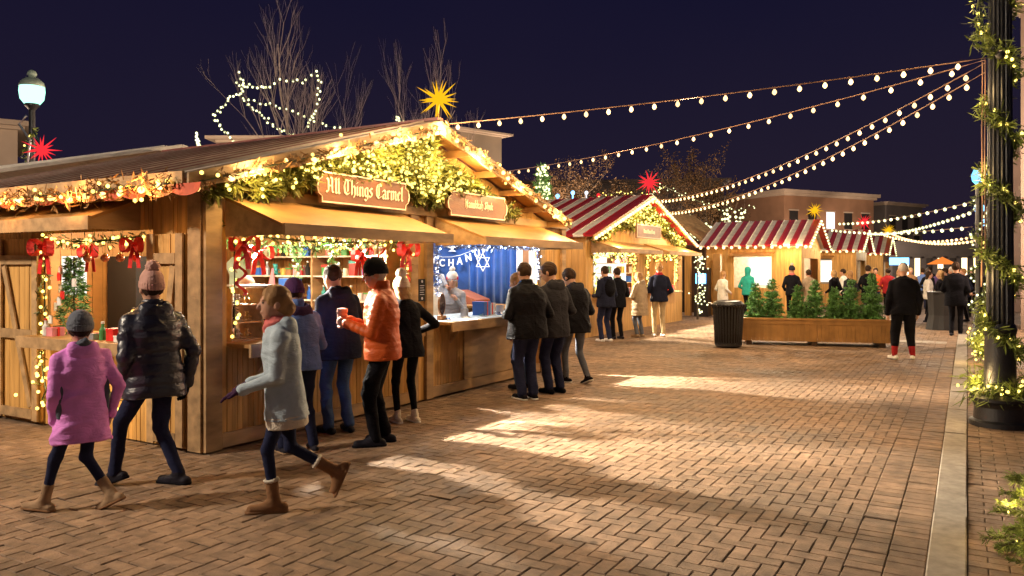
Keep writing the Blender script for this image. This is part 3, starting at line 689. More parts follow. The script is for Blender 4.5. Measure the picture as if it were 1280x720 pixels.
# ---------------------------------------------------------------- wood helpers
def boards_x(mb, x, y0, y1, z0, z1, w=.062, th=.022, s=1):   # wall facing +x (s=1): vertical boards
    y = y0
    while y < y1-.01:
        e = min(y+w, y1); d = RNG.uniform(-.003,.003)
        mb.box(x-th*s, x+d, y+.003, e-.003, z0, z1); y = e
    mb.box(x-th*s*1.6, x-th*s*.6, y0, y1, z0, z1)
def boards_y(mb, y, x0, x1, z0, z1, w=.062, th=.022, s=-1):  # wall facing -y (s=-1)
    x = x0
    while x < x1-.01:
        e = min(x+w, x1); d = RNG.uniform(-.003,.003)
        mb.box(x+.003, e-.003, y+d, y-th*s, z0, z1); x = e
    mb.box(x0, x1, y-th*s*.6, y-th*s*1.6, z0, z1)
def slope_roof(root, x0, x1, yr, zr, ye, ze, th=.05, sw=.2, start=0, name='roof', cols=None):
    """striped panel roof, one slope; ridge at y=yr running along x"""
    mb = MB(); x = x1; k = start; sl = np.array([0, ye-yr, ze-zr]); sl = sl/np.linalg.norm(sl); up = np.cross(sl, [1,0,0]); up = up if up[2] > 0 else -up
    def P(x, y, z, u): return (x, y+up[1]*u, z+up[2]*u)
    while x > x0+.01:
        e = max(x-sw, x0)
        vs = [P(e,yr,zr,0), P(x,yr,zr,0), P(x,ye,ze,0), P(e,ye,ze,0), P(e,yr,zr,th), P(x,yr,zr,th), P(x,ye,ze,th), P(e,ye,ze,th)]
        mb.raw(vs, [(0,1,2,3),(7,6,5,4),(0,4,5,1),(1,5,6,2),(2,6,7,3),(3,7,4,0)], mi=k % 2)
        vs = [P(e-.012,yr,zr,th), P(e+.012,yr,zr,th), P(e+.012,ye,ze,th), P(e-.012,ye,ze,th), P(e-.008,yr,zr,th+.022), P(e+.008,yr,zr,th+.022), P(e+.008,ye,ze,th+.022), P(e-.008,ye,ze,th+.022)]
        mb.raw(vs, [(7,6,5,4),(0,4,5,1),(1,5,6,2),(2,6,7,3),(3,7,4,0)], mi=k % 2)
        x = e; k += 1
    return obj(name, mb, list(cols or (M_rred, M_rwhite)), root)
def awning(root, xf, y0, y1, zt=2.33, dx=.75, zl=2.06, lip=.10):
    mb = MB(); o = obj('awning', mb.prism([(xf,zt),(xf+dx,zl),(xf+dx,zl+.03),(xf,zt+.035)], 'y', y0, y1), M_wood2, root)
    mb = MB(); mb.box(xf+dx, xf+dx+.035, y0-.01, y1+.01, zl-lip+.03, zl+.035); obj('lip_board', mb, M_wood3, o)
    for y in (y0, y1-.025):
        mb = MB(); mb.prism([(xf,zt-.002),(xf+dx-.002,zl-.002),(xf+dx-.002,zl-lip+.035),(xf+.0,zl-lip+.03)], 'y', y+.001, y+.024); obj('side_cheek', mb, M_wood3, o)
    return o
def sweep(P, Q, n): return [np.array(P)*(1-i/n)+np.array(Q)*(i/n) for i in range(n+1)]
def garland(name, label, cat, path, m, rad=.08, dens=140, ln=.07, wd=.012, bulb=None, step=.12, jit=.05, big=None, bstep=.35, group=None, seed=1, wire=True, droop=.2, leafn=3, root=None):
    """needle rope along a path with lights threaded through it"""
    path = [np.array(p, float) for p in path]
    if root is None: root = thing(name, label, cat, tuple(path[len(path)//2]), 0, group)
    pts = resample(path, 1.0/dens*2); rs = np.random.RandomState(seed); P = np.array(pts)+rs.normal(0, rad*.35, (len(pts),3)); D = rs.normal(0,1,(len(pts),3))
    D /= np.linalg.norm(D, axis=1)[:,None]
    needles('foliage', P, D, ln, wd, leafn, .6, m, root, seed, droop)
    if wire:
        mb = MB(); mb.tube(resample(path, .15) if len(path) > 2 else path, .008, 5); obj('wire', mb, M_wireg, root)
    if bulb: bulbs(root, [p+rs.normal(0, jit, 3) for p in resample(path, step)], bulb, 'fairy_light')
    if big:
        L = [p+rs.normal(0,.02,3)+[0,0,-.03] for p in resample(path, bstep)]; bulbs(root, L, big, 'bulb')
    return root
def bow(label, c, s, face=(1,0,0), root=None, m=None, group=None):
    a, b, d = frame(face); c = np.array(c, float); mb = MB(); m = m or M_redc
    for sx in (1,-1):
        L = [c+(a*sx*(.02+.13*math.sin(t*PI))+b*(.07*math.sin(t*2*PI)))*s+d*.03*s*math.sin(t*PI) for t in [k/8 for k in range(9)]]
        for p, q in zip(L, L[1:]): mb.raw([p-d*.03*s, q-d*.03*s, q+d*.03*s, p+d*.03*s], [(0,1,2,3)])
        t_ = [c-b*.0, c+(a*sx*.05-b*.10)*s, c+(a*sx*.07-b*.22)*s]
        for p, q in zip(t_, t_[1:]): mb.raw([p-a*.028*s, p+a*.028*s, q+a*.028*s, q-a*.028*s], [(0,1,2,3)])
    mb.ball(c+d*.02*s, .03*s, 6)
    o = obj('ribbon_bow', mb, m, root); 
    sm = o.modifiers.new('thick', 'SOLIDIFY'); sm.thickness = .004
    if root is None: tag(o, label, 'bow', group)
    return o
def star(label, c, r, m, n=13, group=None, pole=0.0, seed=1, cone=.075):
    """many pointed paper star"""
    root = thing('paper_star', label, 'star', tuple(c), 0, group); mb = MB(); c = np.array(c, float); rs = np.random.RandomState(seed)
    D = []
    for i in range(24):
        z = 1-2*(i+.5)/24; t = i*2.39996; D.append((math.sqrt(1-z*z)*math.cos(t), math.sqrt(1-z*z)*math.sin(t), z))
    for k, d in enumerate(D):
        d = np.array(d); a, b, d = frame(d); R = r*(1.12 if k % 2 else .85); q = r*cone
        base = [c+d*r*.12+(a*math.cos(t)+b*math.sin(t))*q for t in (0, PI/2, PI, 1.5*PI)]
        mb.raw(base+[c+d*R], [(0,1,4),(1,2,4),(2,3,4),(3,0,4),(3,2,1,0)])
    obj('points', mb, m, root); mb = MB(); mb.ball(c, r*.21, 8); obj('core', mb, m, root)
    if pole:
        mb = MB(); mb.tube([c-[0,0,r*.2], c-[0,0,pole]], .018, 6); obj('mast', mb, M_gold if m is G_yel else M_dark, root)
    return root
# ---------------------------------------------------------------- people
def cloth(n, c, **k):
    d = dict(rough=.85, var=.10, scale=9, bump=.25, bscale=240, sheen=.02, bdist=.004, spec=.06, crease=.28); d.update(k); return mat(n, c, **d)
M_navyp = cloth('navy_shell', (.013,.014,.030), spec=.5, rough=.38, bump=.12, bscale=70, coat=.1)
M_blackp = cloth('black_shell', (.006,.006,.009), rough=.6)
M_pink = cloth('orchid_shell', (.76,.27,.72), rough=.55)
M_greyp = cloth('grey_panel', (.10,.11,.14))
M_indigo = cloth('indigo_denim', (.018,.022,.055), bscale=400)
M_jean = cloth('blue_denim', (.055,.095,.20), bscale=400)
M_blk = cloth('black_cloth', (.006,.006,.009))
M_tanb = cloth('tan_suede', (.30,.20,.12)); M_brownb = cloth('chestnut_suede', (.23,.12,.06)); M_cream = cloth('cream_fleece', (.62,.55,.45), bump=.6, bscale=90, bdist=.01)
M_darkshoe = cloth('dark_shoe', (.018,.017,.025), rough=.5); M_white = cloth('white_rubber', (.65,.64,.62), rough=.5, sheen=0)
M_knitg = cloth('grey_knit', (.14,.15,.18), bump=.6, bscale=120); M_knitp = cloth('blush_knit', (.52,.30,.25), bump=.7, bscale=100)
M_knitv = cloth('plum_knit', (.075,.03,.10), bump=.7, bscale=110); M_knitk = cloth('black_knit', (.014,.014,.016), bump=.6, bscale=110)
M_lav = cloth('slate_blue_fleece', (.13,.22,.55), bump=.5, bscale=180); M_plum = cloth('plum_cloth', (.06,.035,.09))
M_mint = cloth('pale_grey_shell', (.40,.48,.54), rough=.6); M_mint2 = cloth('sage_panel', (.17,.20,.19)); M_coral = cloth('coral_cloth', (.62,.16,.15))
M_orange = cloth('orange_shell', (.50,.085,.012), spec=.25, rough=.5, bump=.1, bscale=60); M_glove = cloth('purple_glove', (.05,.02,.055))
M_hairb = cloth('light_brown_hair', (.34,.19,.085), rough=.45, bscale=200); M_haird = cloth('dark_brown_hair', (.035,.02,.013), rough=.5); M_hairg = cloth('grey_hair', (.42,.38,.34), rough=.5); M_blond = cloth('blond_hair', (.38,.24,.11), rough=.5)
M_navyj = cloth('navy_wool', (.012,.014,.030)); M_khaki = cloth('khaki_cotton', (.42,.32,.19)); M_tanc = cloth('tan_shell', (.32,.24,.16), rough=.6); M_teal = cloth('teal_cloth', (.03,.33,.28)); M_red = cloth('red_cloth', (.30,.02,.025)); M_greyc = cloth('mid_grey_cloth', (.025,.025,.032)); M_whitec = cloth('white_cloth', (.62,.60,.56)); M_blue = cloth('royal_blue_cloth', (.03,.09,.34)); M_hatred = cloth('red_stripe_knit', (.5,.03,.05))
M_cups = cloth('paper_pink', (.60,.36,.30))
# 1 child in orchid coat
person('child in a pink coat with grey side panels and a grey knit beanie', (-5.36,3.18), (-.93,-.36), H=1.40, v=.010, hs=1.10,
  feet=((.06,-.22,.045,.45,-.1), (-.06,.25,0,-.05,0)), pz=-.016, hands=((.17,-.10,.462), (-.10,.13,.458)), elbow=((.2,-1,0),(-.9,-.5,0)), yaw=-.60, hyaw=-.25, lean=.05, bulk=1.05,
  legs=dict(m=M_indigo, lr=(.064,.046,.034)), shoe=dict(m=M_tanb, h=.10, big=1.22, sole=M_brownb), top=dict(m=M_pink, hem=.36, flare=1.16, t=.016, panel=M_greyp, wr=.006, name='coat', quilt=.004, sp=.09),
  hood=dict(m=M_pink, fur=M_greyp), hat=dict(m=M_knitg, cuff=M_knitg), hair=dict(m=M_haird, kind='short'), curl=(.7,.7), seed=2)
# 2 woman, navy puffer
person('woman in a black quilted jacket and blush knit hat with a pompom', (-5.50,3.84), (-.93,-.36), H=1.69, v=.0105,
  feet=((.06,-.18,.0,.0,-.1), (-.06,.27,.03,.35,0)), pz=-.016, hands=((.20,-.16,.462), (-.12,.16,.47)), elbow=((.2,-1,0),(-.9,-.5,0)), yaw=-.62, hyaw=-.1, lean=.06, bulk=1.04, fat=1.08,
  legs=dict(m=M_indigo, lr=(.075,.053,.042)), shoe=dict(m=M_darkshoe, h=.06, big=1.12, sole=M_blk), top=dict(m=M_navyp, hem=.42, flare=1.10, t=.020, quilt=.010, sp=.085, wr=.004, sw=1.05),
  hood=dict(m=M_navyp, z=1.15), collar=(.045,.078), hat=dict(m=M_knitp, cuff=M_knitp, pom=M_knitp, pr=.05, tall=.02), hair=dict(m=M_haird, kind='short'), gloves=M_blk, seed=5)
# 3 girl in pale grey coat, walking left in profile
g3 = person('girl striding in a pale grey hooded coat with coral scarf and fur trimmed boots', (-4.15,3.92), (-.70,-.71), H=1.58, v=.0095, hs=1.06,
  feet=((.05,-.42,.20,1.15,0), (-.05,.07,0,-.02,0)), pz=.0, hands=((.10,.24,.56), (-.13,.28,.55)), elbow=((.25,-1,-.8),(-.25,-1,-.8)), yaw=.0, hyaw=0.15, lean=.08, face=True,
  legs=dict(m=M_indigo, lr=(.060,.044,.032)), shoe=dict(m=M_brownb, h=.10, big=1.2, fur=M_cream, sole=M_brownb), top=dict(m=M_mint, hem=.41, flare=1.12, t=.016, wr=.005, inner=M_cream, name='coat'),
  hood=dict(m=M_mint, z=1.1), scarf=M_coral, hair=dict(m=M_hairb, kind='bun', g=.002), gloves=M_glove, curl=(.45,.3), palms=[(0,0,1),(0,0,1)], seed=8)
# 4 woman in slate blue fleece
person('woman in a slate blue fleece jacket and plum knit beanie at the counter', (-5.32,5.20), (-.93,.30), H=1.60, v=.0115, feet=((.12,-.05,0,0,-.2), (-.13,.06)), hands=((.16,.26,.60), (-.17,.24,.62)), lean=.10, hpitch=.25, fat=1.10, bulk=1.04,
  legs=dict(m=M_indigo, lr=(.080,.058,.048), wr=.006), shoe=dict(m=M_darkshoe, h=.02, sole=M_tanb), top=dict(m=M_lav, hem=.47, t=.016, wr=.004), hood=dict(m=M_plum, z=.9), collar=(.06,.07), hat=dict(m=M_knitv, cuff=M_knitv, tall=.015, g=.004), hair=dict(m=M_haird, kind='short'), seed=11)
# 5 tall man in navy coat and jeans
person('tall bareheaded man in a dark navy coat and blue jeans at the counter', (-5.58,6.02), (-.97,.25), H=1.76, v=.012, feet=((.11,.0,0,0,-.2), (-.10,.05,0,0,.1)), hands=((.16,.26,.60), (-.15,.26,.62)), lean=.09, hpitch=.3, hyaw=.2, bulk=1.06, fat=1.04,
  legs=dict(m=M_jean, lr=(.076,.056,.050), wr=.006), shoe=dict(m=M_darkshoe, h=.02), top=dict(m=M_navyj, hem=.43, t=.018, wr=.005), hood=dict(m=M_navyj, z=.8), hair=dict(m=M_haird, kind='short', g=-.002), seed=14)
# 6 man in orange puffer holding a paper bag
g6 = person('man in a bright orange puffer jacket and black beanie holding a paper bag', (-4.88,5.86), (-.82,-.57), H=1.79, v=.0105, feet=((.10,-.02,0,0,-.2), (-.11,.06,0,0,.15)), hands=((.09,.33,.665), (-.11,.33,.655)), lean=.03, hpitch=.22, hyaw=.22, bulk=1.05, fat=1.10, face=True,
  legs=dict(m=M_blk, lr=(.082,.062,.050), wr=.007), shoe=dict(m=M_darkshoe, h=.02, big=1.12, sole=M_blk), top=dict(m=M_orange, hem=.46, t=.020, quilt=.007, sp=.060, wr=.003, name='puffer_jacket'), collar=(.058,.078), hat=dict(m=M_knitk, cuff=M_knitk, tall=.01), hair=dict(m=M_hairg, kind='short'), curl=(1.0,1.0), seed=17)
# 7 woman in black, white pompom
person('woman in black leaning on the counter with a white pompom hat', (-5.32,6.80), (-.90,.42), H=1.62, v=.012, feet=((.09,-.02), (-.09,.05)), hands=((.22,.20,.60), (-.18,.26,.62)), lean=.16, hpitch=.2, elbow=((1,-.6,-.3),(-.5,-1,-.4)),
  legs=dict(m=M_blk, lr=(.062,.044,.034)), shoe=dict(m=M_cream, h=.03, sole=M_white), top=dict(m=M_blk, hem=.44, t=.016, wr=.005), hat=dict(m=M_cream, cuff=M_cream, pom=M_cream, pr=.06), hair=dict(m=M_blond, kind='long', len=.16), seed=19)
# 8-11 the group at the second window
person('broad man in a black jacket with a blue collar seen from behind', (-4.92,8.80), (-.86,.50), H=1.79, v=.013, feet=((.08,-.02,0,0,-.15), (-.08,.0,0,0,.1)), hands=((.22,.20,.58), (-.2,.24,.6)), lean=.05, hpitch=.2, bulk=1.15, fat=1.18,
  legs=dict(m=M_indigo, lr=(.084,.066,.058), wr=.006), shoe=dict(m=M_blk, h=.02, sole=M_white), top=dict(m=M_blackp, hem=.44, t=.020, wr=.005), collar=(.045,.074), scarf=M_blue, hair=dict(m=M_haird, kind='short'), seed=21)
person('man in a dark coat with a grey hoodie collar beside the broad man', (-4.83,9.40), (-.92,.36), H=1.80, v=.013, feet=((.10,0), (-.08,.03)), hands=((.2,.22,.58), (-.18,.24,.6)), lean=.06, hpitch=.25, hyaw=.5, bulk=1.03,
  legs=dict(m=M_indigo, lr=(.080,.062,.056), wr=.006), shoe=dict(m=M_blk, h=.02), top=dict(m=M_greyc, hem=.42, t=.016), hood=dict(m=M_greyc), hair=dict(m=M_haird, kind='short', g=.002), seed=22)
person('shopper in a black jacket with white piping half hidden at the second window', (-5.36,9.52), (-.97,.20), H=1.66, v=.013, feet=((.10,0), (-.10,.04)), hands=((.17,.22,.58), (-.26,.02,.49)), lean=.14, hpitch=.3, hyaw=.3,
  legs=dict(m=M_jean, lr=(.075,.055,.045)), shoe=dict(m=M_darkshoe, h=.02), top=dict(m=M_navyp, hem=.46, t=.016), hood=dict(m=M_tanc), hair=dict(m=M_hairb, kind='short'), seed=23)
person('dark haired man in a black padded coat and black and white trainers', (-4.98,10.35), (-.86,.50), H=1.74, v=.013, feet=((.13,-.16,.03,.35,0), (-.06,.16,0,0,.5)), hands=((.17,.24,.60), (-.17,.26,.62)), lean=.08, hpitch=.45, hyaw=.25, bulk=1.05, fat=1.08, pz=-.01,
  legs=dict(m=M_greyp, lr=(.072,.050,.040)), shoe=dict(m=M_blk, h=.02, sole=M_white), top=dict(m=M_blackp, hem=.43, t=.024, quilt=.005, sp=.1, wr=.005), hood=dict(m=M_greyc, z=1.1), hair=dict(m=M_haird, kind='short', g=.004), seed=24)
# 12-15 customers of the striped stall
person('man with a dark backpack at the first window of the striped stall', (-7.20,16.6), (-.9,.43), H=1.76, v=.018, feet=((.11,0), (-.11,.03)), hands=((.18,.24,.6), (-.18,.24,.6)), hpitch=.2, bulk=1.08, fat=1.08, legs=dict(m=M_indigo, lr=(.08,.06,.05)), shoe=dict(m=M_white, h=.02), top=dict(m=M_navyj, hem=.45, t=.018), hood=dict(m=M_navyj), hair=dict(m=M_haird, kind='short'), bag=M_blk, seed=25)
person('man in dark clothes beside the backpack wearer', (-7.22,17.35), (-.8,.6), H=1.72, v=.018, feet=((.1,0), (-.1,.03)), hands=((.18,.24,.6), (-.18,.24,.6)), hpitch=.2, legs=dict(m=M_blk), shoe=dict(m=M_darkshoe, h=.02), top=dict(m=M_blk, hem=.44, t=.02), hair=dict(m=M_haird, kind='short'), seed=26)
person('woman in a long tan quilted coat under the striped stall awning', (-6.95,18.1), (-.95,.3), H=1.62, v=.016, feet=((.09,0), (-.09,.02)), hands=((.17,.26,.62), (-.17,.26,.64)), hpitch=.2, fat=1.1, legs=dict(m=M_greyp), shoe=dict(m=M_tanb, h=.08, big=1.1), top=dict(m=M_tanc, hem=.33, t=.022, quilt=.010, sp=.10, flare=1.12, name='coat'), hood=dict(m=M_tanc, fur=M_cream), hair=dict(m=M_hairb, kind='long', len=.2), seed=27)
person('tall man in a navy jacket and khaki trousers with a red collar', (-6.60,18.5), (-.55,.83), H=1.84, v=.016, feet=((.1,-.03), (-.1,.06)), hands=((.2,.16,.56), (-.18,.24,.6)), bulk=1.04, legs=dict(m=M_khaki, lr=(.072,.055,.045)), shoe=dict(m=M_white, h=.02, sole=M_brownb), top=dict(m=M_navyj, hem=.47, t=.016), scarf=M_red, hair=dict(m=M_hairb, kind='short'), seed=28)
# 16 man with red socks
person('man in black with red socks standing at the end of the planter', (-1.02,16.15), (-.25,.97), H=1.82, v=.0155, feet=((.16,.05,0,0,-.25), (-.16,-.02,0,0,.35)), hands=((.25,.04,.47), (-.27,.02,.465)), lean=.02, hpitch=.1, bulk=1.08, fat=1.06, legs=dict(m=M_blk, lr=(.09,.075,.06), cuff=.45, socks=M_red), shoe=dict(m=M_white, h=.02, big=1.05), top=dict(m=M_blk, hem=.46, t=.016, wr=.006), hair=dict(m=M_hairg, kind='short', g=-.006), seed=29)
# 17-18 vendors
person('vendor in a white sweater and red striped pompom hat behind the blue window', (-7.0,10.1,.05), (.45,-.89), H=1.60, v=.012, hands=((.07,.20,.865), (-.10,.20,.72)), feet=((.09,0),(-.09,.02)), lean=.04, hyaw=.1, hpitch=.2, face=True, legs=dict(m=M_blk), shoe=dict(m=M_blk), top=dict(m=cloth('pale_grey_knit', (.34,.34,.36)), hem=.46, t=.008, quilt=.005, sp=.06, name='sweater'), hat=dict(m=M_whitec, cuff=M_hatred, pom=M_whitec, pr=.045, g=.006), hair=dict(m=M_blond, kind='long', len=.2), curl=(1.1,.8), seed=31)
person('grey haired vendor in a black top inside the corner stall', (-7.0,6.05,.05), (.8,-.6), H=1.56, v=.012, hands=((.16,.24,.62), (-.16,.24,.62)), feet=((.09,0),(-.09,.02)), hpitch=.3, face=True, legs=dict(m=M_blk), shoe=dict(m=M_blk), top=dict(m=M_blk, hem=.46), hair=dict(m=M_hairg, kind='long', len=.12, g=.012), hat=dict(m=M_whitec, cut=.03), seed=32)
# small things held
mb = MB(); c_ = (to_world(g6, g6['wr'][0])+to_world(g6, g6['wr'][1]))/2+np.array([-.05,-.03,.02])
w_ = Vox(c_-.18, c_+.18, .007).add(loft([-.08,-.02,.05,.11], [.035,.042,.046,.052], [.020,.024,.028,.034], o=c_, n=3, M=rotm(1.0, -.15)), .008)
w_.disp(lambda x,y,z: .003*np.sin(z*120+x*90)+.002*np.sin(x*150)); V_, F_ = w_.mesh()
o = link('paper_bag', npmesh('paper_bag', V_-c_, F_, M_cups)); o.location = c_.tolist(); tag(o, 'crumpled pinkish paper bag in the hands of the man in orange', 'paper bag')
# background crowd, a few pixels each
def extra(label, px, py, head, H, topm, legm, hairm, group=None, **k):
    d = dict(v=.024, feet=((.09,.06), (-.09,-.05)), hands=((.2,.15,.55), (-.2,.15,.55)), legs=dict(m=legm, wr=.002), shoe=dict(m=k.pop('sh', M_darkshoe)), top=dict(m=topm, hem=k.pop('hem', .45), wr=.002), hair=dict(m=hairm, kind=k.pop('hk', 'short')) if hairm else None)
    d.update(k); return person(label, (px, py), head, H=H, group=group, **d)
extra('person in a bright teal hooded top behind the planter', -6.38,26.6, (.3,1), 1.74, M_teal, M_blk, None, hood=dict(m=M_teal, up=True), sh=M_white, scarf=None)
extra('long haired woman in a white coat near the litter bin', -6.95,25.6, (.5,.8), 1.62, M_whitec, M_blk, M_hairb, hem=.36, hk='long')
extra('person in dark coat and pale bobble hat by the striped roof window', -4.9,26.3, (-.3,1), 1.78, M_blackp, M_blk, None, hat=dict(m=M_greyc, cuff=M_greyc, pom=M_cream), scarf=M_coral)
extra('shopper in a long tan coat at the striped roof corner', -4.45,26.7, (-.6,.8), 1.66, M_tanc, M_blk, M_haird, hem=.34)
extra('shopper in black with pale hood past the striped roof corner', -3.75,27.2, (-.8,.5), 1.64, M_blackp, M_blk, M_blond, hood=dict(m=M_greyc), hk='long')
extra('two tone grey coated woman above the middle firs', -3.2,26.6, (-.7,.7), 1.63, M_greyc, M_indigo, M_hairb, hk='long')
extra('man in a long black coat behind the fir row', -2.75,27.3, (.2,.9), 1.80, M_blk, M_blk, M_haird, hem=.36)
extra('walker in a red jacket deep behind the firs', -2.5,31.5, (0,1), 1.7, M_red, M_blk, M_haird)
extra('walker in an orange jacket deep behind the firs', -3.1,33.5, (0,-1), 1.72, M_orange, M_indigo, M_haird)
extra('woman with a pale scarf left of the black dressed man', -2.0,29.5, (.3,-1), 1.66, M_greyp, M_blk, M_blond, scarf=M_cream, hk='long')
extra('woman in white top right of the black dressed man', -1.05,27.5, (1,.2), 1.62, M_whitec, M_blk, M_haird, hk='long')
extra('blond woman in a black coat with bare arms crossed', -.65,25.4, (-.9,.3), 1.64, M_blk, M_blk, M_blond, hk='long', hem=.36)
extra('person in a plum coat far down the street', -.9,33.5, (0,-1), 1.7, M_plum, M_blk, M_haird)
extra('person in a khaki coat far down the street', -.25,35.5, (0,1), 1.74, M_khaki, M_blk, M_haird)
extra('person in a blue jacket far down the street', -1.6,36.5, (0,1), 1.7, M_lav, M_indigo, M_haird)
extra('tall figure in black facing away beside the wrapped post', -.25,22.5, (.1,1), 1.86, M_blk, M_blk, M_haird, hem=.40, fat=1.15, bulk=1.1)
extra('figure in black and grey scarf between crowd and wrapped post', -.30,25.0, (-.5,.8), 1.76, M_blk, M_blk, M_hairg, hem=.36, scarf=M_greyc, fat=1.1)
extra('person in a navy coat seen side on in the crowd', -.62,29.2, (-1,0), 1.72, M_navyj, M_blk, M_haird, fat=1.1)

ex = [(-1.25,32.5,(.5,-.8),1.68,M_blackp,M_haird,'person in black under the far bulb strings, left of the table'),(-.45,31.0,(-1,.1),1.75,M_greyc,M_hairg,'grey haired person in a dark grey coat behind the draped table'),(-.1,28.8,(-.7,-.6),1.70,M_navyj,M_hairb,'brown haired person in a navy coat right of the draped table'),
 (.15,31.5,(-.2,1),1.80,M_blk,M_haird,'tall person in black deep in the crowd near the wrapped post'),(-1.9,33.8,(.2,-1),1.72,M_brownb,M_blond,'blond person in a brown jacket in the far crowd'),(.35,27.0,(-.9,.2),1.74,M_blackp,M_haird,'person in black almost hidden by the wrapped post'),
 (-3.9,30.6,(-1,.2),1.68,M_whitec,M_haird,'person in a white jacket at the far side of the striped stall'),(-3.3,35.5,(-1,-.2),1.74,M_blk,M_blond,'blond person in black at the second far stall'),(-1.5,40.5,(0,1),1.76,M_navyj,M_haird,'person walking away in navy far down the street'),(-.6,42.0,(0,-1),1.70,M_tanc,M_hairb,'person in tan far down the street')]
for x, y, hd_, H_, m_, hm_, lab_ in ex: extra(lab_, x, y, hd_, H_, m_, M_blk, hm_)
# ---------------------------------------------------------------- main market hut
XF = -6.0; YL = 4.7; YR = 12.0; XB = -10.9; YD = 7.82; YE = 11.45; ZR = 3.47; ZE = 2.46
hut = thing('market_hut', 'large honey wood market hut with two open serving windows under a striped gable roof', 'market hut', (-8.4, 8.35, 0))
def rz_(y): return ZR-(ZR-ZE)*abs(y-YD)/(YD-4.25)
mb = MB()                                     # front wall around the two openings
boards_x(mb, XF, YL, 4.95, 0.02, 2.05); boards_x(mb, XF, 4.95, 7.65, 0.02, .96); boards_x(mb, XF, 7.65, 8.2, 0.02, 2.05)
boards_x(mb, XF, 8.2, 11.05, 0.02, .96); boards_x(mb, XF, 11.05, YR, 0.02, 2.05); obj('front_wall', mb, M_wood, hut)
mb = MB(); y = YL
while y < YR-.01:
    e = min(y+.12, YR); zf = lambda q: rz_(q)-.02 if q < 11.3 else 2.37; mb.prism([(y+.002,2.05),(e-.002,2.05),(e-.002,zf(e)),(y+.002,zf(y))], 'x', XF-.02, XF+RNG.uniform(-.002,.002)); y = e
obj('gable_wall', mb, M_wood, hut)
mb = MB(); boards_y(mb, YL, XB, -8.55, .02, 2.4); boards_y(mb, YL, -8.55, -6.75, .02, .94); boards_y(mb, YL, -8.55, -6.75, 2.07, 2.4); boards_y(mb, YL, -6.75, XF-.0, .02, 2.4); obj('side_wall', mb, M_wood, hut)
mb = MB(); boards_y(mb, YR, XB, XF, .02, 2.4, s=1); mb.box(XB-.04, XB, YL, YR, .02, 2.4); obj('rear_wall', mb, M_wood, hut)
for (y0, y1) in ((YL-.02, YL+.16), (7.70, 7.84), (8.02, 8.16), (11.10, 11.24), (YR-.14, YR+.01)):
    mb = MB(); mb.box(XF, XF+.045, y0, y1, .02, 2.36 if y0 > 5 else 2.40); obj('corner_post' if y0 < 5 or y0 > 11.5 else 'post', mb, M_wood3, hut)
mb = MB(); mb.box(XF-.18, XF-.0, YL-.045, YL-.022, .02, 2.40); obj('corner_post', mb, M_wood3, hut)
mb = MB(); mb.box(XF+.002, XF+.06, YL-.05, YR+.05, 2.365, 2.47); obj('header_beam', mb, M_wood3, hut)
mb = MB(); mb.box(XF+.002, XF+.035, YL+.17, 7.69, .03, .16); obj('base_board', mb, M_wood3, hut)
mb = MB(); mb.box(XF+.002, XF+.035, 8.17, 11.09, .03, .16); obj('base_board', mb, M_wood3, hut)
mb = MB(); mb.box(XF+.002, XF+.030, 8.9, 10.3, .17, .90); obj('wall_panel', mb, M_wood3, hut)
# counters
for (y0, y1, zc) in ((4.97, 7.63, .99), (8.22, 11.03, 1.00)):
    mb = MB(); mb.box(XF-.75, XF+.28, y0, y1, zc-.035, zc); k_ = obj('counter', mb, M_wood2, hut)
    mb = MB(); mb.box(XF+.281, XF+.31, y0-.005, y1+.005, zc-.12, zc+.004); obj('counter_edge', mb, M_wood3, k_)
    for yb in (y0+.3, y1-.3):
        mb = MB(); mb.prism([(XF+.05, zc-.04), (XF+.26, zc-.04), (XF+.05, zc-.30)], 'y', yb, yb+.03); obj('bracket', mb, M_wood3, k_)
mb = MB(); mb.box(-8.53, -6.77, YL-.30, YL+.5, .955, .99); k_ = obj('counter', mb, M_wood2, hut)
mb = MB(); mb.box(-8.54, -6.76, YL-.33, YL-.302, .88, .994); obj('counter_edge', mb, M_wood3, k_)
# side window shutters folded against the wall (Z braced doors)
def zdoor(x0, x1, z0, z1, flip):
    mb = MB(); boards_y(mb, YL-.045, x0, x1, z0, z1, .10, .02); d = obj('shutter_door', mb, M_wood, hut); y = YL-.067
    mb = MB()
    for (a, b, c_, e) in ((x0, x0+.10, z0, z1), (x1-.10, x1, z0, z1)): mb.box(a, b, y-.02, y, c_, e)
    for zz in (z0+.02, .93, z1-.28): mb.box(x0+.101, x1-.101, y-.024, y, zz, zz+.10)
    p, q = ((x0+.14, z1-.30), (x1-.14, z0+.15)) if flip else ((x1-.14, z1-.30), (x0+.14, z0+.15))
    mb.beam((p[0], y-.010, p[1]), (q[0], y-.010, q[1]), .075, .016, up=(0,1,0))
    obj('brace_frame', mb, M_wood3, d)
zdoor(-6.72, -6.20, .05, 2.02, False); zdoor(-9.42, -8.60, .05, 2.02, True); zdoor(-10.3, -9.46, .05, 2.02, True)
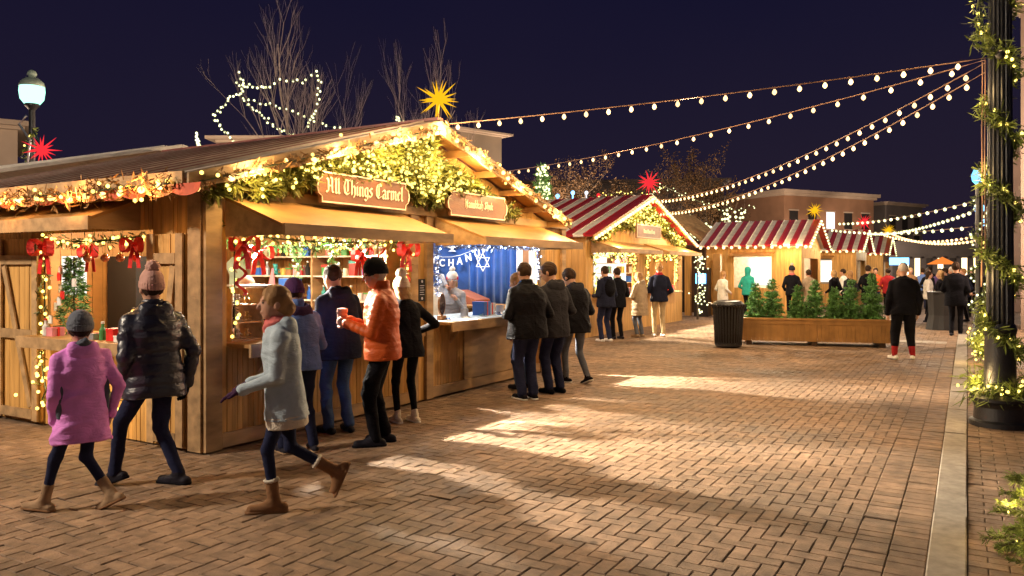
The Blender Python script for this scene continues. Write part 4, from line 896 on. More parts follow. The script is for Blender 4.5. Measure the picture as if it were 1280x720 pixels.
# roof
slope_roof(hut, XB, -5.62, YD, ZR, 4.22, ZE-.01, start=1, cols=(M_rb, M_rc)); slope_roof(hut, XB, -5.62, YD, ZR, YE, rz_(YE), start=1, cols=(M_rb, M_rc)); mb = MB(); mb.box(XB, XF+.05, 11.2, YR+.08, 2.40, 2.44); obj('side_roof', mb, M_wood3, hut)
mb = MB()
for s_ in (-1, 1):
    ye = YD+s_*(3.60 if s_ < 0 else 3.65); ze = ZR-(ZR-ZE)*abs(ye-YD)/3.57
    mb.prism([(YD, ZR+.04), (ye, ze+.04), (ye, ze-.10), (YD, ZR-.12)], 'x', -5.618, -5.585)
obj('rake_board', mb, M_wood3, hut)
for ye_ in (4.25, YE-.03):
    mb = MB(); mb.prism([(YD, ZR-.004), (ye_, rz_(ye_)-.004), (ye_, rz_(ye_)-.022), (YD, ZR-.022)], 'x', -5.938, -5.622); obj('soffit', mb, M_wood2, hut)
mb = MB(); mb.box(XB-.02, -5.60, YD-.06, YD+.06, ZR+.045, ZR+.08); obj('ridge_cap', mb, M_rb, hut)
mb = MB(); mb.box(XB, -5.63, 4.19, 4.215, ZE-.10, ZE+.05); obj('eave_board', mb, M_wood3, hut)
for y in (4.7, 5.5, 6.3, 7.1, 7.82, 8.5, 9.2, 9.9, 10.6, 11.3):
    mb = MB(); z = rz_(y)-.03; mb.box(XF+.002, -5.62, y-.03, y+.03, z-.09, z); obj('rafter_end', mb, M_wood2, hut)
for yy in (9.1, 10.2):
    mb = MB(); mb.prism([(yy, rz_(yy)-.13), (yy+.04, rz_(yy)-.13), (yy+.04, rz_(yy)-.45), (yy, rz_(yy)-.45)], 'x', XF+.002, XF+.06); obj('rafter_brace', mb, M_wood2, hut)
awning(hut, XF+.062, 4.88, 7.45); awning(hut, XF+.062, 8.18, 10.98)
mb = MB(); o = obj('awning', mb.prism([(YL-.05,2.33),(YL-.55,2.14),(YL-.55,2.17),(YL-.05,2.365)], 'x', -9.6, -6.85), M_wood2, hut)
mb = MB(); mb.box(-9.61, -6.84, YL-.585, YL-.55, 2.05, 2.175); obj('lip_board', mb, M_wood3, o)
mb = MB(); mb.prism([(YL-.06,2.325),(YL-.548,2.138),(YL-.548,2.06),(YL-.06,2.06)], 'x', -6.876, -6.852); obj('side_cheek', mb, M_wood3, o)
# interior
mb = MB(); mb.box(XB+.02, XF-.05, YL+.05, YR-.05, .0, .05); obj('floor', mb, M_wood3, hut)
mb = MB(); mb.box(XB+.02, XF-.04, YL+.05, YR-.05, 2.40, 2.44); obj('inner_ceiling', mb, M_wood3, hut)
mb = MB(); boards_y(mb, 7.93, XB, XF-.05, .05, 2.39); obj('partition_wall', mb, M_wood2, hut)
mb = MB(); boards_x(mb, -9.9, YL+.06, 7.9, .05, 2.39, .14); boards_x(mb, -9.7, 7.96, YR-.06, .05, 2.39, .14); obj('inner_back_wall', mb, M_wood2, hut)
# neighbouring hut roof behind, pale, slightly higher
nb = thing('market_hut', 'market hut with a pale ribbed roof adjoining the left end of the big hut', 'market hut', (-13.6, 8.2, 0))
slope_roof(nb, -17.5, -11.0, 8.2, 3.66, 4.1, 2.62, start=0, sw=.45, cols=(M_rwhite, M_rwhite)); slope_roof(nb, -17.5, -11.0, 8.2, 3.66, 12.2, 2.62, sw=.45, cols=(M_rwhite, M_rwhite))
mb = MB(); boards_y(mb, 4.6, -17.4, -11.1, 0, 2.5); mb.prism([(4.6,0),(11.8,0),(11.8,2.6),(8.2,3.6),(4.6,2.6)], 'x', -11.14, -11.10); obj('wall', mb, M_wood, nb)
# ---------------------------------------------------------------- blackletter from broad nib strokes
def nib(mb, strokes, org, U, W, N, s, nw=.13, th=.006, ang=40):
    U, W, N, org = map(lambda q: np.array(q, float), (U, W, N, org)); ca, sa = math.cos(math.radians(ang))*nw/2, math.sin(math.radians(ang))*nw/2
    for st in strokes:
        for (x0, y0), (x1, y1) in zip(st, st[1:]):
            q = [(x0-ca, y0-sa), (x0+ca, y0+sa), (x1+ca, y1+sa), (x1-ca, y1-sa)]
            if (x1-x0)*sa-(y1-y0)*ca > 0: q = q[::-1]
            a = [org+(U*p[0]+W*p[1])*s for p in q]; b = [v+N*th for v in a]
            mb.raw(a+b, [(0,1,2,3),(7,6,5,4),(0,4,5,1),(1,5,6,2),(2,6,7,3),(3,7,4,0)])
def mn(x, t=.62, b=.04): return [(x-.08,t-.07),(x,t),(x,b+.05),(x+.07,b-.02),(x+.10,b+.03)]
GL = {'A': (.80, [[(.05,.1),(.16,.02),(.24,.12),(.24,.80),(.10,.92)],[(.24,.88),(.42,1.0),(.58,.90),(.58,.10),(.70,.02)],[(.24,.46),(.58,.46)]]),
 'l': (.26, [[(.05,.92),(.12,1.0),(.12,.08),(.22,0)]]), 'T': (.72, [[(.05,.86),(.20,.98),(.55,.92),(.70,1.0)],[(.22,.90),(.10,.55),(.16,.15),(.38,.0),(.60,.12)],[(.44,.92),(.44,.22)]]),
 'h': (.52, [[(.05,.92),(.12,1.0),(.12,.04)],[(.12,.52),(.30,.62),(.42,.50),(.42,.06),(.30,-.14)]]), 'i': (.26, [mn(.13),[(.09,.84),(.17,.90)]]),
 'n': (.52, [[(.05,.55),(.13,.62),(.13,.04),(.2,.0)],[(.13,.52),(.30,.62),(.40,.54),(.40,.06),(.48,.0)]]),
 'g': (.50, [[(.12,.55),(.12,.12),(.26,.0),(.40,.10)],[(.12,.54),(.28,.62),(.40,.58),(.40,-.12),(.26,-.26),(.08,-.18)]]),
 's': (.44, [[(.36,.56),(.24,.62),(.10,.50),(.34,.22),(.30,.06),(.16,.0),(.06,.08)]]),
 'C': (.68, [[(.60,.86),(.46,1.0),(.20,.92),(.10,.60),(.12,.20),(.34,.0),(.58,.12)],[(.34,.92),(.34,.16)]]),
 'a': (.50, [[(.08,.52),(.22,.62),(.36,.54),(.36,.06),(.46,.0)],[(.36,.36),(.12,.28),(.10,.08),(.22,.0),(.36,.1)]]),
 'r': (.40, [mn(.12),[(.14,.52),(.26,.62),(.36,.54)]]), 'm': (.76, [[(.05,.55),(.13,.62),(.13,.04),(.2,.0)],[(.13,.52),(.28,.62),(.37,.54),(.37,.04)],[(.37,.52),(.52,.62),(.62,.54),(.62,.06),(.70,.0)]]),
 'e': (.44, [[(.34,.10),(.22,.0),(.11,.10),(.11,.52),(.24,.62),(.36,.50),(.12,.30)]]),
 'H': (.78, [[(.08,.90),(.20,1.0),(.20,.05),(.08,.0)],[(.20,.56),(.44,.66),(.58,.54),(.58,.10),(.44,-.12)],[(.58,.60),(.62,1.0)]]),
 'u': (.52, [[(.05,.55),(.12,.62),(.12,.08),(.24,.0),(.38,.1)],[(.38,.62),(.38,.05),(.48,.0)]]),
 'k': (.48, [[(.05,.92),(.12,1.0),(.12,.04)],[(.12,.40),(.34,.62),(.36,.44),(.14,.32),(.38,.02)]]),
 'S': (.62, [[(.52,.84),(.34,1.0),(.14,.80),(.44,.44),(.42,.12),(.22,.0),(.06,.14)],[(.30,.92),(.30,.10)]]), ' ': (.30, [])}
def signboard(y0, y1, zb, zt, text, th, label, tsize, ty):
    """long board with notched ends, cream outline and lettering; faces +x"""
    x = -5.80; root = thing('shop_sign', label, 'sign', (x, (y0+y1)/2, zb)); h = zt-zb
    def outline(i):
        n = .075; a = [(n, 0), (n*.9,.05), (n*.35,.07), (n*.28,.12), (.0,.16)]
        L = [(y0+n+i*.6, zb+i), (y1-n-i*.6, zb+i)]
        R_ = [(y1-n-i*.4, zb+.07), (y1-.02-i*.8, zb+.10), (y1-.0-i, zb+h*.5), (y1-.02-i*.8, zt-.10), (y1-n-i*.4, zt-.07)]
        T_ = [(y1-n-i*.6, zt-i), (y0+n+i*.6, zt-i)]
        L_ = [(y0+n+i*.4, zt-.07), (y0+.02+i*.8, zt-.10), (y0+i, zb+h*.5), (y0+.02+i*.8, zb+.10), (y0+n+i*.4, zb+.07)]
        return L+R_+T_+L_
    mb = MB(); mb.prism(outline(0), 'x', x, x+.035); obj('board', mb, M_sign, root)
    A = outline(.006); B_ = outline(.022); mb = MB(); n = len(A); X1, X2 = x+.037, x+.043
    for i in range(n):
        j = (i+1) % n; q = [A[i], A[j], B_[j], B_[i]]
        mb.raw([(X1,*p) for p in q]+[(X2,*p) for p in q], [(3,2,1,0),(4,5,6,7),(0,1,5,4),(1,2,6,5),(2,3,7,6),(3,0,4,7)])
    obj('border', mb, M_letter, root)
    mb = MB(); wtot = sum(GL[ch][0] for ch in text)*tsize; yy = (y0+y1)/2-wtot/2
    for ch in text:
        w_, st = GL[ch]; nib(mb, st, (x+.037, yy, ty), (0,1,0), (0,0,1), (1,0,0), tsize, .145); yy += w_*tsize
    obj('lettering', mb, M_letter, root)
    for y in (y0+.3, y1-.3):
        mb = MB(); mb.box(-5.939, x, y, y+.03, zb+.15, zb+.18); obj('bracket', mb, M_dark, root)
signboard(5.87, 7.42, 2.377, 2.712, 'All Things Carmel', .3, 'larger hanging sign reading All Things Carmel in cream blackletter', .162, 2.49)
signboard(8.20, 9.71, 2.377, 2.712, 'Hanukkah Shuk', .2, 'hanging sign reading Hanukkah Shuk in small cream blackletter', .105, 2.51)
# ---------------------------------------------------------------- gable greenery, eave garland, rake bulbs
gg = thing('gable_garland', 'dense evergreen filling the gable above the signs, packed with yellow fairy lights', 'garland', (-5.9, 8.2, 2.5))
rs = np.random.RandomState(21); P = []; Lp = []
def low(y):
    if y < 5.1: return rz_(y)-.20
    if y < 5.9: return rz_(y)-.34
    if y < 7.4: return 2.71
    if y < 8.2: return 2.47+.2*abs(math.sin(y*9))
    if y < 9.75: return 2.71
    return max(2.5, rz_(y)-.55)
while len(P) < 3600:
    y = rs.uniform(4.6, 11.3); z = rs.uniform(2.3, 3.45); t_ = rz_(y)-(.10 if y < 8.0 else .30)
    if low(y) < z < t_ and (t_-z < .18 or rs.rand() < .75): P.append((rs.uniform(-5.94, -5.80), y, z))
while len(Lp) < 380:
    y = 7.7+rs.normal(0, 1.4); z = rs.uniform(2.3, 3.45)
    if 4.6 < y < 11.3 and low(y) < z < rz_(y)-(.12 if y < 8.0 else .30): Lp.append((rs.uniform(-5.80,-5.73), y, z))
D = rs.normal(0, 1, (len(P),3))+np.array([.4,0,-.35]); D /= np.linalg.norm(D, axis=1)[:,None]
needles('foliage', P, D, .13, .022, 5, .5, M_leaf, gg, 3, .15); bulbs(gg, Lp, ME_fairy, 'fairy_light')
def rk(y, dz=-.05, x=-5.56): return (x, y, rz_(y)+dz)
garland('rake_garland', 'bulb garland climbing the left slope of the big gable', 'garland', [rk(4.3), rk(6.0), rk(7.75)], M_dry, dens=110, ln=.08, wd=.014, big=ME_big, bstep=.34, bulb=ME_fairy, step=.2, seed=4, leafn=3)
garland('rake_garland', 'bulb garland running down the right slope of the big gable', 'garland', [rk(7.9), rk(9.7), rk(11.45)], M_dry, dens=110, ln=.08, wd=.014, big=ME_big, bstep=.22, bulb=ME_fairy, step=.4, seed=5, leafn=3)
eg = garland('eave_garland', 'dried sprig garland with large amber bulbs along the left eave', 'garland', [(-10.8,4.12,2.39), (-8.,4.11,2.38), (-5.66,4.12,2.40)], M_dry, rad=.13, dens=200, ln=.085, wd=.014, big=ME_big, bstep=.26, bulb=ME_fairy, step=.12, seed=6, leafn=3)
for lab, m_, k0 in (('red and orange scalloped cloth valance under the left eave garland', mat('valance_red', (.50,.07,.02), .7, .1, 9, .05), 0),):
    val = thing('eave_valance', lab, 'valance', (-8.2,4.17,2.30)); m2 = mat('valance_cream', (.58,.22,.08), .7, .1, 9, .05)
    x = -10.8; k = 0
    while x < -5.7:
        mb = MB(); N = 8; top_ = [(x+.34*i/N, 2.40) for i in range(N+1)]; bot = [(x+.34*i/N, 2.330-.035*math.sin(PI*i/N)) for i in range(N+1)]
        for i in range(N):
            yv = 4.165-.006*math.sin(PI*i/N*2); yw = 4.165-.006*math.sin(PI*(i+1)/N*2)
            mb.quad((top_[i][0],yv,2.40), (bot[i][0],yv-.02,bot[i][1]), (bot[i+1][0],yw-.02,bot[i+1][1]), (top_[i+1][0],yw,2.40))
        o = obj('scallop', mb, [m_, m_, m2][k % 3], val); sm = o.modifiers.new('thick', 'SOLIDIFY'); sm.thickness = .004
        x += .34; k += 1
star('big yellow many pointed star on the peak of the large gable', (-5.66, 7.86, 3.79), .29, G_yel, pole=.36)
# window garlands
garland('window_garland', 'evergreen garland with fairy lights across the top of the corner stall window', 'garland', [(-5.97,4.98,2.04)]+catenary((-5.97,5.0,2.02),(-5.97,7.6,2.02),.04,8)[1:], M_leaf, dens=90, ln=.09, wd=.015, bulb=ME_fairy, step=.055, jit=.05, seed=8)
garland('window_garland', 'light string down the left jamb of the corner stall window', 'garland', [(-5.96,5.0,2.0), (-5.96,5.01,1.05)], M_dry, dens=40, bulb=ME_fairy, step=.06, jit=.03, seed=9, ln=.06)
garland('window_garland', 'red ribboned light garland down the right jamb of the corner stall window', 'garland', [(-5.96,7.58,2.0), (-5.96,7.60,1.3)], M_leaf, dens=60, bulb=ME_fairy, step=.06, jit=.04, seed=10, ln=.07)
garland('window_garland', 'sagging garland of fairy lights inside the corner stall behind the first', 'garland', catenary((-8.9,7.3,2.06),(-6.3,7.3,2.04),.08,8), M_fir, dens=120, ln=.09, wd=.016, bulb=ME_fairy, step=.09, jit=.05, seed=12)
for i, (y, z) in enumerate(((-8.5,1.75), (-7.5,1.55), (-6.9,1.8))):
    garland('hanging_swag', ('short', 'middle', 'longer')[i]+' leafy swag hanging in the corner stall, number %s from the left' % ('one','two','three')[i], 'swag', [(y,7.3,2.0), (y,7.3,z-.05*i)], M_fir, dens=150, ln=.08, wd=.015, bulb=ME_pales, step=.10, seed=30+i, wire=False)
bow('red ribbon bow at the top left of the corner stall window', (-5.92,5.06,1.93), 1.1); bow('red ribbon bow in the top middle of the corner stall window', (-6.7,5.95,1.87), 1.1)
bow('red ribbon bow above the man in the orange jacket', (-6.3,7.15,1.86), 1.15); bow('big red ribbon bow at the top right of the corner stall window', (-5.92,7.55,1.93), 1.25)
def streamer(label, c0, ln, m=M_redc, amp=.03):
    mb = MB(); c0 = np.array(c0, float); L = [c0+[amp*math.sin(i*.9), amp*1.3*math.sin(i*.9+1), -ln*i/16] for i in range(17)]
    for p, q in zip(L, L[1:]): mb.raw([p-[0,.022,0], p+[0,.022,0], q+[0,.022,0], q-[0,.022,0]], [(0,1,2,3)])
    o = obj('ribbon_streamer', mb, m); o.modifiers.new('thick', 'SOLIDIFY').thickness = .003; tag(o, label, 'ribbon')
streamer('curled red ribbon hanging from the top left bow of the corner stall', (-5.90,5.03,1.86), .42); streamer('curled red ribbon hanging left of the right hand jamb', (-6.1,7.30,1.98), .55); streamer('curled red ribbon hanging from the right hand bow', (-5.90,7.52,1.86), .6)
# side window dressing
garland('window_garland', 'fairy light garland across the top of the side window on the left wall', 'garland', catenary((-8.5,4.66,2.01),(-6.8,4.66,2.01),.04,8), M_leaf, dens=70, ln=.08, wd=.014, bulb=ME_fairy, step=.06, jit=.035, seed=13)
garland('window_garland', 'fairy light garland down the left jamb of the side window', 'garland', [(-8.48,4.64,2.0), (-8.5,4.64,1.0)], M_leaf, dens=70, ln=.08, wd=.014, bulb=ME_fairy, step=.07, jit=.04, seed=14)
garland('light_tangle', 'tangle of yellow lights piled under the side window counter', 'fairy lights', [(-8.3,4.50,.84), (-8.32,4.52,.6), (-8.2,4.5,.45), (-8.35,4.52,.3)], M_leaf, dens=60, bulb=ME_fairy, step=.03, jit=.07, seed=15)
garland('light_tangle', 'tangle of yellow lights on the wall behind the woman in the quilted jacket', 'fairy lights', [(-7.25,4.55,.60), (-7.15,4.54,.45), (-7.3,4.52,.25)], M_leaf, dens=60, bulb=ME_fairy, step=.03, jit=.07, seed=16)
bow('wide red ribbon bow at the top left of the side window', (-8.40,4.58,1.92), 1.3, (0,-1,0)); bow('red ribbon bow at the top right of the side window', (-6.86,4.58,1.92), 1.0, (0,-1,0)); bow('small red ribbon bow on top of the ornament tree', (-8.02,4.85,1.88), 1.0, (0,-1,0))
for i, x in enumerate((-7.75,-7.45,-7.20,-6.95)):
    t = thing('bauble', ('copper bauble leftmost of the row in the side window', 'copper bauble second in the row in the side window', 'copper bauble third in the row in the side window', 'copper bauble under the bow at the right of the side window')[i], 'bauble', (x,4.66,1.8), 0, 'baubles hanging in the side window')
    mb = MB(); mb.ball((x,4.66,1.80), .042, 12); obj('ball', mb, mat('copper_gloss', (.60,.22,.12), .2, .1, 4, 0, metal=.6), t, smooth=True); mb = MB(); mb.tube([(x,4.66,1.84),(x,4.66,1.97)], .003, 4); mb.lathe((x,4.66,1.838), [(.012,0),(.012,.014)], 6); obj('hook', mb, M_gold, t)
tr = thing('ornament_tree', 'small green tabletop tree hung with pale ornaments in the side window', 'ornament tree', (-8.31,4.85,.99))
mb = MB(); mb.tube([(-8.31,4.85,.99),(-8.31,4.85,1.82)], .012, 6); obj('trunk', mb, M_barkd, tr)
P = []; D = []; rs = np.random.RandomState(3)
for i in range(420):
    z = rs.uniform(0,1)**.8; a = rs.uniform(0,6.28); r_ = rs.uniform(.3,1)*.20*(1-z*.75); P.append((-8.31+r_*math.cos(a), 4.85+r_*math.sin(a)*.8, 1.02+z*.78)); D.append((math.cos(a), math.sin(a), -.1))
needles('foliage', P, D, .07, .011, 5, .5, M_fir, tr, 4)
for k in range(9):
    a = k*2.4-2.2; z = 1.15+.065*k; r_ = .21-.012*k; cx, cy = -8.31+r_*math.cos(a)*.9, 4.85-abs(r_*math.sin(a))-.02
    mb = MB(); mb.box(cx-.032, cx+.032, cy-.006, cy+.006, z-.04, z+.035); mb.box(cx-.018, cx+.018, cy-.010, cy+.010, z+.036, z+.048); obj('ornament', mb, [M_white2, M_redc, M_cream][k % 3], tr)
o = obj('lit_panel', MB().box(-9.34,-8.88,5.30,5.33,1.38,1.84), G_panel); o.name = 'backlit_poster'; tag(o, 'bright white backlit poster behind the ornament tree', 'poster')
mb = MB(); mb.box(-9.7,-9.1,6.1,6.8,.06,1.85); o = obj('display_cabinet', mb, M_dark2); tag(o, 'tall dark display cabinet deep inside the side window at its right end', 'cabinet')
# small merchandise -------------------------------------------------------
def goods_mug(c, m, lab, grp, r=.04, h=.095):
    t = thing('mug', lab, 'mug', c, 0, grp); mb = MB(); mb.lathe(c, [(r*.85,0),(r,.01),(r,h),(r*.86,h),(r*.84,.015)], 14); obj('cup', mb, m, t, smooth=False)
    mb = MB(); mb.tube([(c[0]+.0,c[1]+r+.028*math.sin(a)-.003, c[2]+h*.5+.028*math.cos(a)) for a in [PI*k/8 for k in range(9)]], .006, 6); obj('handle', mb, m, t)
def goods_box(c, s, m, lab, grp, m2=None):
    t = thing('gift_box', lab, 'box', c, 0, grp); x, y, z = c; a, b, h = s
    mb = MB(); mb.box(x-a/2, x+a/2, y-b/2, y+b/2, z, z+h*.8); obj('box_base', mb, m, t); mb = MB(); mb.box(x-a/2-.004, x+a/2+.004, y-b/2-.004, y+b/2+.004, z+h*.8, z+h); obj('lid', mb, m2 or m, t)
    mb = MB(); mb.box(x-a/2-.006, x+a/2+.006, y-.012, y+.012, z+.0, z+h+.003); obj('ribbon', mb, M_redc if m is not M_redc else M_white2, t)
def goods_jar(c, m, lab, grp, r=.03, h=.13):
    t = thing('bottle', lab, 'bottle', c, 0, grp); mb = MB(); mb.lathe(c, [(r,0),(r,h*.6),(r*.45,h*.78),(r*.4,h)], 12); obj('glass', mb, m, t); mb = MB(); mb.lathe((c[0],c[1],c[2]+h), [(r*.5,0),(r*.5,.022)], 8); obj('cap', mb, M_redc if m is M_white2 else M_white2, t)
def goods_plush(c, m, lab, grp, s=.1):
    t = thing('plush_toy', lab, 'plush toy', c, 0, grp); mb = MB(); x, y, z = c; mb.ball((x,y,z+s*.75), s*.75, 10, (.8,.8,1)); mb.ball((x+.1*s,y,z+s*1.75), s*.5, 10)
    for q in (-1,1): mb.ball((x,y+q*s*.4,z+s*2.15), s*.18, 6); mb.tube([(x+.1*s,y+q*s*.55,z+s*1.2),(x+s*.8,y+q*s*.6,z+s*.9)], s*.2, 6); mb.tube([(x+.2*s,y+q*s*.35,z+s*.25),(x+s*1.0,y+q*s*.45,z+s*.2)], s*.22, 6)
    obj('plush_body', mb, m, t, smooth=True); mb = MB(); mb.ball((x+.55*s,y,z+s*1.65), s*.12, 5); mb.ball((x+.5*s,y-s*.18,z+s*1.85), s*.06, 4); mb.ball((x+.5*s,y+s*.18,z+s*1.85), s*.06, 4); obj('nose', mb, M_dark2, t)
GM = {'red': M_redc, 'white': M_white2, 'green': mat('gift_green', (.05,.22,.06), .5, .1, 8, 0), 'blue': mat('gift_blue', (.03,.12,.45), .5, .1, 8, 0), 'teal': mat('gift_teal', (.05,.32,.30), .5, .1, 8, 0),
      'gold': mat('gift_gold', (.50,.30,.06), .4, .1, 8, 0), 'cream': mat('gift_cream', (.60,.50,.36), .6, .1, 8, 0), 'brown': mat('gift_brown', (.22,.10,.04), .7, .1, 8, 0), 'pink': mat('gift_pink', (.60,.22,.25), .6, .1, 8, 0), 'black': M_dark2, 'silver': mat('gift_silver', (.45,.45,.5), .3, .1, 8, 0, metal=.6)}
CN = list(GM)
# shelf unit of the corner stall, against the partition
SX0, SX1, SY = -8.75, -6.25, 7.88
sh = thing('shelf_unit', 'tall wooden shelf unit packed with gifts inside the corner stall', 'shelf', (-7.5,7.7,.05))
for x in (SX0, -7.5, SX1): mb = MB(); mb.box(x-.015,x+.015,7.55,7.87,.05,2.1); obj('side_panel', mb, M_wood3, sh)
SZ = (.98, 1.28, 1.60, 1.86)
for z in SZ: mb = MB(); mb.box(SX0+.016,-7.516,7.56,7.865,z-.02,z); mb.box(-7.484,SX1-.016,7.56,7.865,z-.02,z); obj('shelf_board', mb, M_cream, sh)
ORD = {0: 'lowest', 1: 'second', 2: 'third', 3: 'top'}
for si, z in enumerate(SZ):
    cols = CN[:]; RNG.shuffle(cols); x = SX0+.06; k = 0
    while x < SX1-.12 and k < 22:
        if abs(x+.06+7.5) < .09: x += .10; continue
        half = 'left' if x < -7.5 else 'right'; cn = cols[k % 11]; kd = RNG.choice(['box','jar','plush','mug','box'])
        c3 = (x+.06, 7.68, z+.001)
        if kd == 'box': goods_box(c3, (RNG.uniform(.09,.12),.12,RNG.uniform(.09,.2)), GM[cn], f'{cn} ribboned gift box on the {ORD[si]} shelf, {half} half, corner stall', None, GM[cols[(k+3) % 11]])
        elif kd == 'jar': goods_jar(c3, GM[cn], f'{cn} glass bottle on the {ORD[si]} shelf, {half} half, corner stall', None, .034, .17)
        elif kd == 'mug': goods_mug(c3, GM[cn], f'{cn} mug on the {ORD[si]} shelf, {half} half, corner stall', None)
        else: goods_plush(c3, GM[cn], f'{cn} plush bear on the {ORD[si]} shelf, {half} half, corner stall', None, .07)
        x += RNG.uniform(.145,.175); k += 1
# framed tea towel, blue case, white canopy lamp
o = obj('hanging_garment', MB().prism([(-9.3,1.05),(-8.86,1.05),(-8.88,1.6),(-8.80,1.75),(-8.96,1.86),(-9.08,1.82),(-9.22,1.86),(-9.38,1.75),(-9.28,1.6)], 'y', 7.70, 7.76), mat('mint_cotton', (.42,.55,.46), .8, .1, 9, .1)); tag(o, 'pale mint cotton garment hanging left inside the corner stall', 'garment')
o = obj('tote_bag', MB().prism([(-8.2,1.02),(-7.9,1.02),(-7.88,1.4),(-8.22,1.4)], 'y', 6.60, 6.66), M_white2); tag(o, 'white printed cloth bag hanging low at the left of the corner stall', 'bag')
tag(obj('pennant', MB().prism([(-8.32,1.25),(-8.12,1.25),(-8.19,1.7)], 'y', 7.50, 7.53), GM['pink']), 'pink and white pointed pennant left of the blue book', 'pennant')
t = thing('picture_book', 'large bright blue book standing on the shelf of the corner stall', 'book', (-7.85,7.5,1.3)); obj('cover', MB().box(-8.06,-7.66,7.50,7.53,1.30,1.56), GM['blue'], t); obj('pages', MB().box(-8.05,-7.67,7.505,7.525,1.561,1.566), M_white2, t)
# plush tower and counter goods of the corner stall
t = thing('display_stand', 'wooden display stand of small brown toys on the corner stall counter', 'display stand', (-6.25,5.25,.99))
for i in range(3): obj('tier', MB().box(-6.5+.07*i,-6.1,5.08,5.45,.991+.17*i,1.005+.17*i), M_wood2, t)
for sx in (5.07, 5.452): obj('side_panel', MB().box(-6.5,-6.08,sx,sx+.012,.99,1.50), M_wood3, t)
k = 0
for i in range(3):
    for y in (5.15, 5.26, 5.37):
        goods_plush((-6.22,y,1.006+.17*i), GM[('brown','cream','gold')[k % 3]], f"{('brown','cream','gold')[k % 3]} toy in the {('front left','front middle','front right')[k % 3]} of the {('bottom','middle','top')[i]} tier of the display stand", 'small toys on the display stand', .042); k += 1
tag(obj('tray_board', MB().box(-6.28,-5.98,5.10,5.48,1.52,1.535), M_white2), 'white tray lying on top of the toy display stand', 'tray')
for i, (y, cn) in enumerate(((5.62,'cream'),(5.78,'white'),(5.95,'silver'),(6.30,'teal'),(6.55,'red'),(6.85,'gold'),(7.10,'white'),(7.35,'green'))):
    if i % 2: goods_box((-6.2,y,.991), (.16,.13,.10), GM[cn], f'{cn} low gift box on the corner stall counter', None)
    else: goods_jar((-6.15,y,.991), GM[cn], f'{cn} bottle standing on the corner stall counter', None, .032, .17)
for i, (x, cn) in enumerate(((-8.36,'white'),(-8.22,'pink'),(-7.66,'teal'),(-7.50,'silver'),(-7.36,'green'),(-7.18,'red'),(-6.98,'white'))):
    if i in (0,4): goods_jar((x,4.58,.991), GM[cn], f'{cn} bottle on the side window counter', None, .034, .16)
    else: goods_box((x,4.55+.05*(i % 2),.991), (.11,.13,.06+.03*(i % 3)), GM[cn], f"{cn} {('small','wide','flat')[i % 3]} gift box on the side window counter", None)
t = thing('ornament_case', 'black stepped case holding a row of gold ornaments in the side window', 'display case', (-7.25,4.95,.99)); obj('case', MB().prism([(4.85,.99),(5.15,.99),(5.15,1.28),(5.05,1.28)], 'x', -7.6, -6.85), M_dark2, t)
for k in range(5): obj('ornament', MB().ball((-7.5+.14*k,5.0,1.22), .035, 8, (1,1,1.5)), M_gold, t)
# ---------------------------------------------------------------- Hanukkah stall interior
cu = thing('blue_curtain', 'deep blue pleated curtain behind the second serving window', 'curtain', (-7.8,11.7,.9))
def drape(y, x0, x1, z0, z1, m, name, per=.16, amp=.025):
    mb = MB(); n = int((x1-x0)/.02)
    for i in range(n):
        a = x0+(x1-x0)*i/n; b = x0+(x1-x0)*(i+1)/n; f = lambda q: y+amp*math.sin(q/per*6.28)+amp*.5*math.sin(q/per*2.9)
        mb.quad((a,f(a),z0), (b,f(b),z0), (b,f(b),z1), (a,f(a),z1))
    o = obj(name, mb, m, cu, smooth=True); o.modifiers.new('thick', 'SOLIDIFY').thickness = .006; return o
drape(11.78, -9.6, -7.78, 1.1, 2.32, M_bluec, 'curtain_panel', .9, .012); drape(11.70, -7.76, -6.72, .98, 2.32, M_bluec, 'curtain_panel', .17, .03)
mb = MB(); mb.tube([(-9.7,11.74,2.34),(-6.2,11.74,2.34)], .012, 6); obj('rail', mb, M_dark, cu)
def text_mesh(ch, size, ext):
    cv = bpy.data.curves.new('txt', 'FONT'); cv.body = ch; cv.size = size; cv.extrude = ext; cv.offset = size*.02; cv.align_x = 'CENTER'
    o = bpy.data.objects.new('txt', cv); COL.objects.link(o); dg = bpy.context.evaluated_depsgraph_get(); me = bpy.data.meshes.new_from_object(o.evaluated_get(dg)); bpy.data.objects.remove(o); bpy.data.curves.remove(cv); return me
bn = thing('letter_banner', 'white letter banner strung across the blue curtain', 'banner', (-7.6,9.6,1.9))
path = [(-8.65,11.55,1.98),(-8.41,11.55,1.95),(-8.23,11.55,1.90),(-8.03,11.55,1.90),(-7.84,11.55,1.93),(-7.64,11.55,1.99),(-7.45,11.55,2.07),(-7.30,11.55,2.15),(-7.0,11.55,2.28)]; mb = MB(); mb.tube(path, .004, 4); obj('cord', mb, M_white2, bn)
for i, ch in enumerate('PYCHANUK'):
    p = path[i]; me = text_mesh(ch, .18, .006); me.materials.append(M_white2); o = link('letter', me, bn); o.rotation_euler = (PI/2, RNG.uniform(-.1,.1)-(.25 if i > 4 else 0), 0); o.location = Vector((p[0],p[1]-.012,p[2]-.165))-bn.location
def starpoly(c, r, m, root=None, name='six_point_star', w=.02):
    mb = MB(); c = np.array(c, float)
    for q in (0, 1):
        T = [c+[r*math.cos(PI/2+q*PI+k*2*PI/3), .006*q, r*math.sin(PI/2+q*PI+k*2*PI/3)] for k in range(3)]
        for k in range(3): mb.beam(T[k], T[(k+1) % 3], .008, w, up=(0,1,0))
    return obj(name, mb, m, root)
